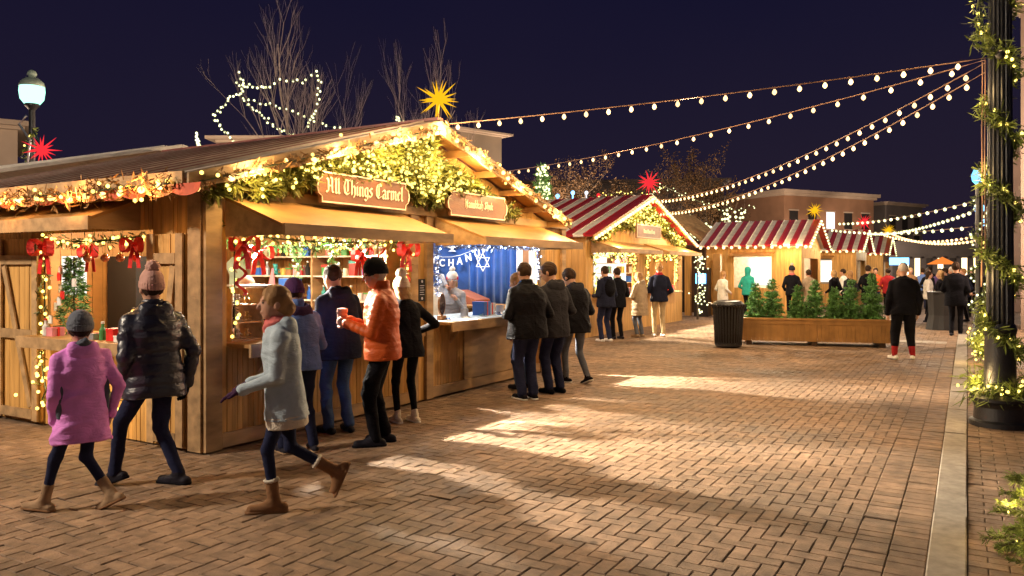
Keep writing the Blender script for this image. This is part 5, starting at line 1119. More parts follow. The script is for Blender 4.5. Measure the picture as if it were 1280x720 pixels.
tag(starpoly((-7.20,11.3,1.80), .155, M_white2, w=.014), 'white six pointed star ornament hanging in the second window', 'star ornament'); tag(starpoly((-6.3,8.62,1.55), .10, M_tinsel), 'small pale blue six pointed star low at the left of the second window', 'star ornament')
t = thing('menorah', 'white cut out menorah emblem pinned high on the blue curtain', 'menorah', (-8.03,11.6,2.0)); mb = MB(); N = 12
mb.prism([(-8.05+.22*math.cos(PI+PI*i/N), 2.20+.14*math.sin(PI+PI*i/N)) for i in range(N+1)], 'y', 11.60, 11.61); mb.prism([(-8.08,2.065),(-8.02,2.065),(-8.03,2.03),(-7.96,2.0),(-8.14,2.0),(-8.07,2.03)], 'y', 11.60, 11.61); obj('bowl', mb, M_white2, t)
for k in range(7): obj('candle', MB().box(-8.235+k*.055,-8.215+k*.055,11.60,11.61,2.205,2.29), M_white2, t)
def tinsel(name, label, path, seed, n=1300):
    t = thing(name, label, 'tinsel', tuple(path[0])); pts = resample(path, .006); D = np.random.RandomState(seed).normal(0,1,(len(pts),3)); D /= np.linalg.norm(D,axis=1)[:,None]; needles('tinsel_strands', pts, D, .055, .010, 3, .6, M_tinsel, t, seed)
    bulbs(t, [p+np.random.RandomState(seed+i).normal(0,.03,3) for i, p in enumerate(resample(path, .12))], ME_cold, 'fairy_light')
ME_cold = bulb_mesh('cold_bulb', .013, glow('cold_glow', (.6,.75,1), 5.0), False, 5)
tinsel('tinsel_garland', 'silver blue tinsel across the top of the second window', [(-5.96,8.22,2.02),(-5.96,9.2,1.99),(-5.96,10.2,2.02),(-5.96,11.0,2.0)], 1); tinsel('tinsel_garland', 'blue tinsel down the right jamb of the second window', [(-5.96,11.0,2.0),(-5.96,11.0,1.5)], 2); tinsel('tinsel_garland', 'blue tinsel down the left jamb of the second window', [(-5.96,8.25,2.0),(-5.96,8.26,1.35)], 3)
mb = MB(); mb.box(-8.6,-8.0,11.1,11.6,.05,1.36); mb.box(-7.99,-7.7,11.15,11.6,.05,1.25); o = obj('carton_stack', mb, GM['cream']); tag(o, 'pale cartons stacked behind the vendor in the red striped hat', 'cartons')
t = thing('side_table', 'pale wooden table with a sloping red brown box under the blue curtain', 'table', (-7.1,11.1,.05)); obj('table_top', MB().box(-7.65,-6.5,10.7,11.55,1.04,1.08), M_wood2, t); 
for a, b in ((-7.6,10.75),(-6.55,10.75),(-7.6,11.5),(-6.55,11.5)): obj('leg', MB().box(a-.025,a+.025,b-.025,b+.025,.06,1.039), M_wood3, t)
tag(obj('wooden_crate', MB().prism([(-7.6,1.081),(-7.15,1.081),(-7.15,1.16),(-7.6,1.32)], 'y', 11.0, 11.45), mat('red_brown_wood', (.22,.07,.035), .6, .1, 5, .1)), 'red brown sloping box on the table behind the second window', 'crate')
cl = obj('cloth_runner', MB().box(-6.72,-5.74,8.24,11.0,1.001,1.008), mat('pale_blue_cloth', (.45,.58,.68), .8, .1, 9, .1)); tag(cl, 'pale blue cloth covering the second window counter', 'cloth')
hk = ['silver','blue','teal','white','black','blue','silver','teal','white','blue','silver','black','teal','white','blue','silver']
for i in range(16):
    y = 8.45+i*.155; x = -5.95-.12*(i % 3); cn = hk[i]
    t = thing('jewellery_card', f"{cn} trinket card on the second window counter, {('near its left end','left of its middle','right of its middle','near its right end')[i//4]}", 'trinket card', (x,y,1.009)); mb = MB(); mb.box(x-.05,x+.05,y-.035,y+.035,1.009,1.022); obj('card', mb, GM[cn], t); mb = MB(); mb.ball((x,y,1.03), .014, 6); mb.tube([(x-.03,y-.02,1.026),(x+.03,y+.02,1.03)], .004, 4); obj('trinket', mb, GM['silver'] if cn != 'silver' else GM['blue'], t)
goods_mug((-6.05,9.02,1.009), GM['silver'], 'grey mug beside the vendor in the red striped hat', None, .055, .12)
goods_mug((-6.10,10.05,1.009), GM['silver'], 'pale grey mug at the right of the second window counter', None, .06, .13)
goods_box((-6.15,9.62,1.009), (.2,.18,.20), GM['blue'], 'deep blue gift box on the second window counter', None); goods_box((-6.2,9.84,1.009), (.2,.16,.17), GM['silver'], 'silver gift box beside the deep blue one', None)
t = thing('table_mirror', 'round mirror on a stand at the left end of the second window counter', 'mirror', (-6.0,8.42,1.009)); w_ = MB(); w_.prism([(8.42+.075*math.cos(a), 1.22+.15*math.sin(a)) for a in [2*PI*k/24 for k in range(24)]], 'x', -6.02, -6.0); obj('frame', w_, GM['brown'], t)
w_ = MB(); w_.prism([(8.42+.062*math.cos(a), 1.22+.135*math.sin(a)) for a in [2*PI*k/24 for k in range(24)]], 'x', -5.999, -5.996); obj('glass', w_, mat('mirror_glass', (.35,.28,.33), .12, .05, 3, 0, metal=.9), t); obj('foot', MB().box(-6.05,-5.97,8.37,8.47,1.009,1.07), GM['brown'], t)
t = thing('price_sign', 'small white card sign with a black letter beside the broad man', 'sign', (-6.1,10.38,1.01)); obj('card', MB().box(-6.11,-6.10,10.3,10.46,1.01,1.25), M_white2, t); me = text_mesh('D', .13, .001); me.materials.append(M_dark2); o = link('lettering', me, t); o.rotation_euler = (PI/2,0,PI/2); o.location = Vector((-6.097,10.38,1.13))-t.location
t = thing('hanging_towel', 'pale striped towel hanging at the right end of the second window', 'towel', (-6.45,11.6,1.5)); 
for k in range(4): obj('stripe', MB().box(-6.70+.12*k,-6.70+.12*k+.118,11.60,11.62,1.1,2.2), [M_whitec, GM['brown'], M_whitec, GM['cream']][k], t)
t = thing('wall_placard', 'black notice placard on the pillar between the two windows', 'placard', (XF+.047,7.93,1.35)); obj('board', MB().box(XF+.023,XF+.035,7.86,8.0,1.28,1.56), M_dark2, t)
mb = MB()
for k in range(5): mb.box(XF+.036,XF+.038,7.885,7.975-.015*(k % 2),1.36+.028*k,1.368+.028*k)
mb.prism([(7.93+.018*math.cos(a), 1.53+.018*math.sin(a)) for a in [2*PI*k/12 for k in range(12)]], 'x', XF+.036, XF+.038); mb.prism([(7.93+.018*math.cos(a), 1.315+.018*math.sin(a)) for a in [2*PI*k/12 for k in range(12)]], 'x', XF+.036, XF+.038); obj('print', mb, GM['silver'], t)
for c_, yy in (((-6.5,5.4,1.9),0),): pass
# ---------------------------------------------------------------- the striped stall down the street (gable to the street)
def street_stall(loc_label, XF, Y0, Y1, zr, ze, depth, wins, sgn, bme, seed, nl, detail=True):
    yd = (Y0+Y1)/2; h = thing('market_stall', loc_label, 'market stall', (XF-depth/2, yd, 0)); oh = .35
    rz = lambda y: zr-(zr-ze)*abs(y-yd)/((Y1-Y0)/2)
    slope_roof(h, XF-depth, XF+oh, yd, zr, Y0, ze, start=0, sw=.27); slope_roof(h, XF-depth, XF+oh, yd, zr, Y1, ze, start=0, sw=.27)
    a0, a1 = Y0+.3, Y1-.3; zt = 2.2; mb = MB(); y = a0
    for (w0, w1) in wins:
        boards_x(mb, XF, y, w0, 0, zt, .16); boards_x(mb, XF, w0, w1, 0, .98, .16); y = w1
    boards_x(mb, XF, y, a1, 0, zt, .16)
    mb.prism([(a0,zt),(a1,zt),(a1,rz(a1)-.02),(yd,zr-.02),(a0,rz(a0)-.02)], 'x', XF-.03, XF); obj('front_wall', mb, M_wood, h)
    mb = MB(); boards_y(mb, a0, XF-depth, XF-.03, 0, ze, .16); obj('side_wall', mb, M_wood, h); mb = MB(); boards_y(mb, a1, XF-depth, XF-.03, 0, ze, .16, s=1); mb.box(XF-depth, XF-depth+.03, a0, a1, 0, ze); obj('rear_wall', mb, M_wood, h)
    mb = MB(); mb.box(XF-1.7, XF-1.65, a0+.05, a1-.05, 0, 2.3); obj('inner_back_wall', mb, M_wood2, h)
    for (w0, w1) in wins:
        awning(h, XF+.03, w0-.15, w1+.15, 2.36, .75, 2.14)
        mb = MB(); mb.box(XF-.5, XF+.25, w0, w1, .94, .98); obj('counter', mb, M_wood3, h)
        mb = MB()
        for z in (1.25, 1.55, 1.85): mb.box(XF-1.5, XF-1.2, w0, w1-.05, z-.02, z)
        obj('shelf', mb, M_cream, h)
    mb = MB(); mb.prism([(yd, zr+.04), (Y0-.05, ze+.03), (Y0-.05, ze-.1), (yd, zr-.1)], 'x', XF+oh+.002, XF+oh+.03); mb.prism([(yd, zr+.04), (Y1+.05, ze+.03), (Y1+.05, ze-.1), (yd, zr-.1)], 'x', XF+oh+.002, XF+oh+.03); obj('rake_board', mb, M_wood2, h)
    return h, rz, yd
h2, rz2, yd2 = street_stall('mid street market stall with a red and cream striped roof and two awnings', -8.0, 16.9, 24.9, 3.72, 2.45, 5.5, [(17.6,20.3), (21.2,23.9)], None, ME_fairym, 3, 100)
g2 = thing('gable_garland', 'fairy lit evergreen filling the gable of the mid street striped stall', 'garland', (-7.95,20.9,2.6)); rs = np.random.RandomState(5); P = []; Lp = []
while len(P) < 1400:
    y = rs.uniform(17.3, 24.5); z = rs.uniform(2.4, 3.6)
    if z < rz2(y)-.1 and (z > rz2(y)-.42 or (abs(y-20.9) < 2.0 and z > 2.8)): P.append((rs.uniform(-7.98,-7.85), y, z))
while len(Lp) < 190:
    y = rs.uniform(17.3, 24.5); z = rs.uniform(2.4, 3.6)
    if z < rz2(y)-.1 and (z > rz2(y)-.40 or (abs(y-20.9) < 2.0 and z > 2.85)): Lp.append((-7.82, y, z))
needles('foliage', P, rs.normal(0,1,(len(P),3)), .16, .035, 4, .3, M_leaf, g2, 3, .1); bulbs(g2, Lp, ME_fairym, 'fairy_light')
for s_, lb in ((-1,'near'), (1,'far')):
    e = yd2+s_*4.0; t = thing('rake_lights', f'row of bulbs along the {lb} roof slope of the mid street striped stall', 'string lights', (-7.6,yd2,3.5)); L = sweep((-7.58,yd2,3.66), (-7.58,e,2.42), 24); mb = MB(); mb.tube(L, .012, 4); obj('wire', mb, M_wire, t); bulbs(t, L, bulb_mesh('rake_bulb', .045, G_warm, False, 6), 'bulb')
for i, (a, b) in enumerate(((17.6,20.3),(21.2,23.9))):
    t = thing('window_garland', f"fairy lights hanging in the {('left','right')[i]} window of the mid street striped stall", 'fairy lights', (-7.96,a,2.1)); pts = [( -7.93, rs.uniform(a,b), 2.12-abs(rs.normal(0,.12))) for _ in range(60)]+[(-7.93, a+.05+rs.normal(0,.05), rs.uniform(1.1,2.1)) for _ in range(22)]+[(-7.93, b-.05+rs.normal(0,.05), rs.uniform(1.1,2.1)) for _ in range(16)]
    needles('foliage', pts, rs.normal(0,1,(len(pts),3)), .12, .03, 4, .3, M_leaf, t, i+3); bulbs(t, pts, ME_fairym, 'fairy_light')
    for k in range(10):
        cn = CN[(k*3+i) % 11]; y = a+.2+k*(b-a-.4)/9; z = (1.25,1.55,1.85,.98)[k % 4]; x = -9.35 if z > 1 else -7.9
        goods_box((x,y,z), (.18,.2,.2), GM[cn], f"{cn} box {('on the lowest shelf','on the middle shelf','on the top shelf','on the counter')[k % 4]} of the {('left','right')[i]} mid street window", None)
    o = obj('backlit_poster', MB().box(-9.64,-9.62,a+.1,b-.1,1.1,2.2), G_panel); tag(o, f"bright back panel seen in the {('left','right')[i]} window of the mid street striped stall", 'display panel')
t = thing('shop_sign', 'small plain sign on the gable of the mid street striped stall', 'sign', (-7.55,20.3,2.5)); mb = MB(); mb.box(-7.56,-7.52,19.35,21.25,2.50,2.88); obj('board', mb, M_sign, t); mb = MB()
for (a,b,c_,d) in ((19.37,21.23,2.515,2.53),(19.37,21.23,2.85,2.865),(19.37,19.39,2.531,2.849),(21.21,21.23,2.531,2.849)): mb.box(-7.518,-7.51,a,b,c_,d)
obj('border', mb, M_letter, t); mb = MB()
for k in range(9): mb.box(-7.518,-7.51,19.85+k*.10,19.91+k*.10,2.64,2.72+.03*(k % 3 == 0))
obj('lettering', mb, M_letter, t)
star('red many pointed star on the peak of the mid street striped stall', (-7.75, 20.9, 4.12), .40, G_red, pole=.45)
t = thing('light_column', 'vertical cluster of pale lights at the right end of the mid street stall', 'fairy lights', (-7.7,25.3,0)); mb = MB(); mb.tube([(-7.7,25.3,0),(-7.7,25.3,2.2)], .04, 6); obj('post', mb, M_barkd, t); bulbs(t, [(-7.62+rs.normal(0,.1), 25.3+rs.normal(0,.12), rs.uniform(.2,2.2)) for _ in range(90)], ME_pale, 'fairy_light')
# dark hut between
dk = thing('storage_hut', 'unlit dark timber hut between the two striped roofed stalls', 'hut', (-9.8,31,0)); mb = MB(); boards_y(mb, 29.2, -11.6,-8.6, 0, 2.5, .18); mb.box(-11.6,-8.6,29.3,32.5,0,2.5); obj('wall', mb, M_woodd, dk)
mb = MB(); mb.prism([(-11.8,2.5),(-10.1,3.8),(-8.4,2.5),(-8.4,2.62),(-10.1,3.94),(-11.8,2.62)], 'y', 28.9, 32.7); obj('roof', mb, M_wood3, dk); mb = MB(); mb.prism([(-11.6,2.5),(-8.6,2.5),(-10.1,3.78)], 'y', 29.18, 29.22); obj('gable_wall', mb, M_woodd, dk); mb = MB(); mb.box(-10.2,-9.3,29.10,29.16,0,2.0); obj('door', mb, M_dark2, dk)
# striped stall with its eave wall to the viewer
def cross_stall(label, x0, x1, y0, y1, zr, ze, starm, starlab, garlab, seed, wins=True, sr=.3):
    h = thing('market_stall', label, 'market stall', ((x0+x1)/2,(y0+y1)/2,0)); yd = (y0+y1)/2
    slope_roof(h, x0-.2, x1+.3, yd, zr, y0-.3, ze, sw=.21); slope_roof(h, x0-.2, x1+.3, yd, zr, y1+.3, ze, sw=.21)
    mb = MB(); boards_y(mb, y0, x0, x0+1.0, 0, ze, .15); boards_y(mb, y0, x0+1.0, x1-1.0, 0, 1.0, .15); boards_y(mb, y0, x0+1.0, x1-1.0, 2.1, ze, .15); boards_y(mb, y0, x1-1.0, x1, 0, ze, .15); obj('side_wall', mb, M_wood, h)
    mb = MB(); boards_x(mb, x1, y0, y0+.5, 0, ze, .15); boards_x(mb, x1, y0+.5, y1-.5, 0, 1.0, .15); boards_x(mb, x1, y1-.5, y1, 0, ze, .15); boards_x(mb, x1, y0+.5, y1-.5, 2.05, ze, .15)
    mb.prism([(y0,ze),(y1,ze),(yd,zr-.03)], 'x', x1-.03, x1-.001); obj('front_wall', mb, M_wood, h); mb = MB(); mb.box(x0,x1,y1-.03,y1,0,ze); obj('rear_wall', mb, M_wood, h)
    mb = MB(); mb.box(x0+.05,x1-.05,yd-.02,yd,.0,2.4); obj('inner_back_wall', mb, M_cream, h)
    mb = MB(); mb.prism([(y0+.02,2.22),(y0-.5,2.12),(y0-.5,2.16),(y0+.02,2.26)], 'x', x0+.9, x1-.9); obj('awning', mb, M_wood2, h)
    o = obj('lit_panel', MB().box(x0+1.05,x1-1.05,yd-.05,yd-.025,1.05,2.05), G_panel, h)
    rs = np.random.RandomState(seed)
    t = thing('eave_lights', garlab, 'string lights', (x1,y0-.35,ze)); pts = [(x0-.1+(x1-x0+.3)*k/13, y0-.36, ze-.03) for k in range(14)]; mb = MB(); mb.tube(pts, .012, 4); obj('wire', mb, M_wire, t); bulbs(t, pts, bulb_mesh('eave_far_bulb', .055, G_warm, False, 6), 'bulb')
    t = thing('gable_lights', garlab.replace('eave', 'gable'), 'string lights', (x1,yd,ze)); pts = [(x1+.34, yd+s_*(y1-y0+.6)/2*u, zr-(zr-ze)*u-.03) for s_ in (-1,1) for u in [k/9 for k in range(10)]]; mb = MB(); mb.tube(pts[:10], .012, 4); mb.tube(pts[10:], .012, 4); obj('wire', mb, M_wire, t); bulbs(t, pts, ME_farp, 'bulb')
    if starm: star(starlab, (x1+.1, yd, zr+.38), sr, starm, pole=.4, seed=seed)
    return h
cross_stall('stall with its striped roof facing the viewer behind the litter bin', -8.2,-4.9, 28.0, 32.0, 3.42, 2.45, G_yel, 'yellow star over the striped stall behind the planter', 'bulbs along the eave of the striped stall behind the planter', 1, sr=.33)
lampspec = []
cross_stall('second striped stall behind, largely hidden by firs and shoppers', -7.4,-4.2, 37.0, 41.0, 3.42, 2.45, G_red, 'small red star over the second far stall', 'bulbs along the eave of the second far stall', 2, sr=.42)
cross_stall('third striped stall in the distance under a small yellow star', -7.0,-3.9, 46.0, 50.0, 3.42, 2.45, G_yel, 'small distant yellow star over the third far stall', 'bulbs along the eave of the third far stall', 3, sr=.42)
for i, (x, z, m_) in enumerate(((-9.2,2.2,G_blue),)): pass
o = thing('ticket_machine', 'dark kiosk with a blue lit screen in the doorway left of the litter bin', 'kiosk', (-8.05,27.2,0)); obj('cabinet', MB().box(-8.35,-7.85,27.0,27.4,0,1.7), M_dark, o); obj('screen', MB().box(-8.28,-7.92,26.985,26.998,1.15,1.5), G_blue, o)
tag(obj('timber_post', MB().box(-8.75,-8.55,27.2,27.4,0,2.3), M_wood), 'plain timber post at the dark doorway', 'post')
tag(obj('timber_post', MB().box(-7.75,-7.5,27.3,27.5,0,2.2), M_wood2), 'lighter timber post right of the blue lit screen', 'post')
# ---------------------------------------------------------------- litter bin and planter
bx, by = -4.43, 16.75; t = thing('litter_bin', 'black slatted steel litter bin at the left end of the planter', 'litter bin', (bx,by,0)); mb = MB()
for k in range(30):
    a = 2*PI*k/30; r0, r1 = .27, .31; p = lambda r,z: (bx+r*math.cos(a), by+r*math.sin(a), z)
    mb.tube([p(r0,.06), p(r0+.01,.3), p(r1,.82), p(r1+.045,.92)], .017, 5)
obj('slats', mb, M_dark, t); mb = MB(); mb.lathe((bx,by,0), [(.25,.02),(.28,.04),(.28,.09),(.25,.11)], 24); obj('base_ring', mb, M_dark, t); mb = MB(); mb.lathe((bx,by,0), [(.245,.1),(.28,.85),(.27,.85),(.2,.12)], 24); obj('liner', mb, M_dark2, t)
mb = MB(); mb.lathe((bx,by,0), [(.30,.88),(.33,.90),(.33,.93),(.28,.99),(.16,1.01),(.15,.97)], 24); obj('lid_ring', mb, M_dark, t); mb = MB(); mb.tube([(bx-.30,by,.90),(bx-.42,by-.02,.95)], .018, 6); obj('handle', mb, GM['silver'], t)
pa = math.radians(15.7); pc, ps = math.cos(pa), math.sin(pa); pl = thing('planter_box', 'long honey wood planter box with panelled front', 'planter', (-4.36,17.45,0), pa); Lp_ = 3.12
mb = MB()
x = 0
while x < Lp_-.02: e = min(x+.085, Lp_); mb.box(x+.002, e-.002, RNG.uniform(-.002,.002), .02, .10, .56); x = e
obj('front_panel', mb, M_wood2, pl, local=True); mb = MB(); mb.box(0,.02,.021,.85,.1,.56); mb.box(Lp_-.02,Lp_,.021,.85,.1,.56); mb.box(0,Lp_,.85,.87,.1,.56); obj('side_panel', mb, M_wood2, pl, local=True)
mb = MB(); mb.box(-.03,Lp_+.03,-.03,.10,.561,.60); mb.box(-.03,Lp_+.03,.80,.92,.561,.60); mb.box(-.03,.08,.101,.799,.561,.60); mb.box(Lp_-.08,Lp_+.03,.101,.799,.561,.60); mb.box(-.015,Lp_+.015,-.014,-.001,.47,.555); mb.box(Lp_/2-.04,Lp_/2+.04,-.013,-.001,.1,.469); obj('rim', mb, M_wood2, pl, local=True)
for fx in (.2, Lp_/2, Lp_-.2): mb = MB(); mb.box(fx-.06,fx+.06,.02,.8,.001,.1); obj('foot', mb, M_woodd, pl, local=True)
mb = MB(); mb.box(.021,Lp_-.021,.021,.849,.45,.52); obj('soil', mb, mat('soil', (.03,.02,.012), .95, .2, 20, .4), pl, local=True)
def fir(name, label, cat, c, h, r, n, ln, wd, m, seed, group=None, nper=5, trunkr=.02, droop=.1, z0=.05):
    t = thing(name, label, cat, c, 0, group); rs = np.random.RandomState(seed); mb = MB(); mb.tube([c, (c[0],c[1],c[2]+h*.97)], [trunkr, trunkr*.3], 6); obj('trunk', mb, M_barkd, t)
    P = []; D = []; tiers = max(8, int(h/.09)); mb = MB()
    for i in range(tiers):
        u = z0+(1-z0)*(i+rs.uniform(-.2,.3))/tiers; nb_ = max(4, int(11*(1-u)+3)); rr = r*(1-u)**.75*rs.uniform(.8,1.12)+.02; a0 = rs.uniform(0,6)
        for k in range(nb_):
            a = a0+2*PI*k/nb_+rs.normal(0,.2); L = rr*rs.uniform(.7,1.15); up = .25+.5*u+rs.normal(0,.12); base = np.array([c[0],c[1],c[2]+h*u]); d = nrm([math.cos(a), math.sin(a), up*.5]); tip = base+d*L; mb.tube([base, tip], [trunkr*.3, trunkr*.1], 3, cap=False)
            q = max(2, int(n*L/r)); 
            for s_ in range(q): f_ = (s_+.5)/q; P.append(base+d*L*f_+rs.normal(0,L*.05,3)); D.append(nrm(d+rs.normal(0,.5,3)))
    obj('branches', mb, M_barkd, t); needles('foliage', P, D, ln, wd, nper, .6, m, t, seed, droop); return t, P
firs = [(.35,.35,.88,.30,'bushy fir at the litter bin end of the planter'),(.72,.5,1.0,.36,'tall fir second from the litter bin in the planter'),(1.25,.35,.86,.30,'smaller fir third from the litter bin in the planter'),(1.62,.5,.98,.33,'upright fir in the middle of the planter'),
        (2.02,.4,.80,.30,'short fir right of the middle of the planter'),(2.36,.5,1.0,.34,'full fir second from the right end of the planter'),(2.78,.42,1.12,.38,'tallest fir at the right end of the planter, tips turned brown')]
for i, (u, v_, h, r, lab) in enumerate(firs):
    h *= .98; X = -4.36+u*pc-v_*ps; Y = 17.45+u*ps+v_*pc; fir('fir_tree', lab, 'fir tree', (X,Y,.52), h, r*.70, 13, .070, .017, M_fir, 40+i, 'firs in the planter', nper=7)
# ---------------------------------------------------------------- near lamp post with garland spiral
px_, py_ = .30, 9.75; lp = thing('lamp_post', 'fluted black lamp post wrapped in lit evergreen garland beside the kerb', 'lamp post', (px_,py_,.03))
mb = MB(); mb.lathe((px_,py_,.03), [(.29,0),(.29,.05),(.25,.07),(.24,.20),(.26,.24),(.29,.27),(.29,.30),(.22,.33),(.18,.38),(.150,.5),(.142,.95),(.155,1.0),(.155,1.03),(.138,1.08)], 48); obj('base', mb, M_dark, lp)
mb = MB(); mb.lathe((px_,py_,.03), [(.135,1.08),(.12,3.2),(.11,5.0),(.15,5.03),(.15,5.08),(.06,5.15)], 48, flute=16, fd=.16); obj('column', mb, M_dark, lp)
mb = MB(); mb.lathe((px_,py_,5.18), [(.10,0),(.17,.05),(.20,.2),(.19,.34),(.12,.42)], 20); obj('globe', mb, glow('post_globe_glow', (1,.72,.38), 3.0), lp); mb = MB(); mb.lathe((px_,py_,5.6), [(.14,0),(.12,.08),(.03,.14),(.02,.25)], 16); obj('cap', mb, M_dark, lp)
sp = [(px_+(.17-.007*k*.1)*math.cos(-.44*k+3.4), py_+(.17-.007*k*.1)*math.sin(-.44*k+3.4), .42+k*.052) for k in range(92)]
garland('post_garland', 'evergreen garland with yellow lights spiralling up the near lamp post', 'garland', sp, M_fir2, rad=.10, dens=240, ln=.12, wd=.014, bulb=ME_post, step=.085, jit=.045, seed=50, leafn=5)
ring = [(px_+.24*math.cos(a), py_+.24*math.sin(a), .43+.03*math.sin(3*a)) for a in [2*PI*k/20 for k in range(21)]]
garland('post_garland', 'thick evergreen ring with yellow lights around the foot of the near lamp post', 'garland', ring, M_fir2, rad=.14, dens=130, ln=.16, wd=.014, bulb=ME_post, step=.05, jit=.06, seed=51, leafn=6)
mb = MB(); mb.tube([(px_-.16,py_-.03,3.9),(px_-.165,py_-.05,3.2),(px_-.16,py_-.04,2.3),(px_-.17,py_-.03,1.5)], .008, 5); mb.tube([(px_-.135,py_-.09,3.9),(px_-.14,py_-.10,3.0),(px_-.135,py_-.1,1.9)], .008, 5); o = obj('power_cable', mb, M_wire); tag(o, 'pair of thin copper coloured cables running down the near lamp post', 'cable')
garland('hanging_garland', 'ragged lit garland ends dangling from the top of the near lamp post', 'garland', [(px_-.08,py_-.03,4.75),(px_-.20,py_-.04,4.62),(px_-.17,py_-.04,4.35),(px_-.22,py_-.03,4.12)], M_fir2, dens=120, ln=.10, wd=.013, bulb=ME_post, step=.12, jit=.03, seed=57, leafn=5)
mb = MB(); mb.ball((px_+.0,py_-.19,3.92), .05, 10); o = obj('ornament_ball', mb, M_dark, smooth=True); tag(o, 'dark glossy ball fixed high on the near lamp post', 'ornament')
# festoons from the post
def festoon(label, p0, p1, sag, step, me, n=40, grp='festoon lights over the street', drop=.02):
    t = thing('festoon_lights', label, 'string lights', tuple(p0), 0, grp); path = catenary(p0, p1, sag, n); mb = MB(); mb.tube(path, .007, 5); obj('cable', mb, M_wire, t)
    pts = resample(path, step)[1:]; bulbs(t, [p-np.array([0,0,drop]) for p in pts], me, 'light_bulb')
    return t
T_ = (px_-.13, py_, 3.95)
festoon('uppermost bulb string, from the near lamp post to the star peak of the large hut', T_, (-5.9,7.95,3.50), .05, .27, ME_fest)
festoon('second bulb string from the near lamp post, passing behind the large hut gable', (T_[0],T_[1],3.93), (-9.0,14.6,3.80), .14, .36, ME_fest)
festoon('third bulb string, from the near lamp post to the striped stall star', (T_[0],T_[1],3.90), (-7.7,20.9,3.60), .34, .32, ME_fest)
festoon('lowest bulb string, from the near lamp post to the far slope of the striped stall', (T_[0],T_[1],3.80), (-7.7,21.6,3.30), .36, .32, ME_fest)
# wrapped post further on
qx, qy = .22, 19.6; t = thing('lamp_post', 'shorter lamp post further along the kerb with a blue white lamp and light wraps', 'lamp post', (qx,qy,.03)); mb = MB(); mb.lathe((qx,qy,.03), [(.2,0),(.2,.2),(.12,.4),(.10,.8),(.075,.85),(.07,3.4),(.10,3.45)], 16); obj('column', mb, M_dark, t); mb = MB(); mb.lathe((qx,qy,3.5), [(.06,0),(.13,.08),(.15,.2),(.10,.33)], 14); obj('globe', mb, glow('cool_globe', (.14,.50,1), 1.3), t); mb = MB(); mb.lathe((qx,qy,3.84), [(.10,0),(.03,.1),(.02,.16)], 12); obj('cap', mb, M_dark, t)
garland('post_garland', 'green and white lit garland spiralling on the shorter post', 'garland', [(qx+.13*math.cos(k*.42), qy+.13*math.sin(k*.42), .5+k*.05) for k in range(56)], M_fir2, dens=50, ln=.11, wd=.02, bulb=ME_pale, step=.11, jit=.05, seed=52)
garland('light_bush', 'glowing yellow green bundle of garland at the foot of the shorter post', 'garland', [(.15,16.0,.18),(.3,16.1,.35),(.18,16.2,.5),(.34,16.0,.2)], M_fir2, rad=.2, dens=240, ln=.14, wd=.02, bulb=bulb_mesh('bush_bulb', .022, G_fairy, False, 5), step=.022, jit=.11, seed=53, leafn=5)
for i, (x, y, z) in enumerate(((.5,44,4.4),(.75,56,4.3),(2.0,50,5.3))):
    t = thing('lamp_post', ('distant kerbside lamp post with a blue lamp, nearer one', 'distant kerbside lamp post with a blue lamp, farther one', 'distant lamp post standing back from the kerb')[i], 'lamp post', (x,y,0)); mb = MB(); mb.tube([(x,y,0),(x,y,z)], .08, 8); obj('column', mb, M_dark, t); mb = MB(); mb.ball((x,y,z+.2), .24, 10); obj('globe', mb, G_blue, t)
# far strings over the street
for i, (p0, p1, sg, m_) in enumerate((((.15,19.6,3.15),(-4.0,30.0,3.3),.12,ME_farp),((.15,19.6,2.95),(-4.0,39.0,3.3),.2,ME_farp),((.1,19.7,2.6),(-4.3,30.5,3.1),.12,ME_farp),((.4,32,2.7),(-3.6,48,3.6),.3,ME_far),((.5,34,2.95),(-3.9,47,3.5),.3,ME_far))):
    festoon(('highest','second highest','middle','low','lowest')[i]+' of the far bulb strings crossing the street', p0, p1, sg, .55, m_, grp='far bulb strings')
# near fir at the bottom right with strung lights
fx, fy = .56, 5.36; nf = thing('fir_tree', 'yellow lit fir branches in the bottom right corner', 'fir tree', (fx,fy,0)); rs = np.random.RandomState(77); P = []; D = []; Lb = []; mb = MB(); mb.tube([(fx,fy,0),(fx,fy,.62)], [.03,.015], 8); obj('trunk', mb, M_barkd, nf); mb = MB()
for k in range(34):
    z = rs.uniform(.03,.58); a = rs.uniform(0,6.28) if k > 12 else rs.uniform(2.2,4.4); L = (.62-z*.55)*rs.uniform(.65,1.05); n_ = 14; p = np.array([fx,fy,z]); d = np.array([math.cos(a), math.sin(a), .25]); prev = p.copy(); path = [prev]
    for s_ in range(n_): d = nrm(d+np.array([0,0,-.035])+rs.normal(0,.05,3)); prev = prev+d*L/n_; path.append(prev)
    mb.tube(path, [.006]*len(path), 4, cap=False)
    for s_ in range(2, n_+1):
        for q in range(5): P.append(path[s_]+rs.normal(0,.004,3)); D.append(nrm(d*.8+nrm(rs.normal(0,1,3))*.75))
    for f_ in (5, 8, 11):
        side = nrm(np.cross(d,[0,0,1]))*(1 if rs.rand() < .5 else -1); b0 = path[f_]; bl = L*.33
        for s_ in range(7): pp = b0+nrm(d*.6+side)*bl*s_/7; [ (P.append(pp+rs.normal(0,.003,3)), D.append(nrm(nrm(d*.6+side)*.8+nrm(rs.normal(0,1,3))*.75))) for _ in range(4)]
    Lb.append(path[rs.randint(4,n_)])
    if k % 2: Lb.append(path[rs.randint(2,n_)])
obj('branches', mb, M_barkd, nf); needles('foliage', P, D, .036, .0048, 5, .35, M_fir2, nf, 9); bulbs(nf, Lb, bulb_mesh('near_fairy', .007, G_fairy, False, 6), 'fairy_light')
NEARFIR = (fx, fy)
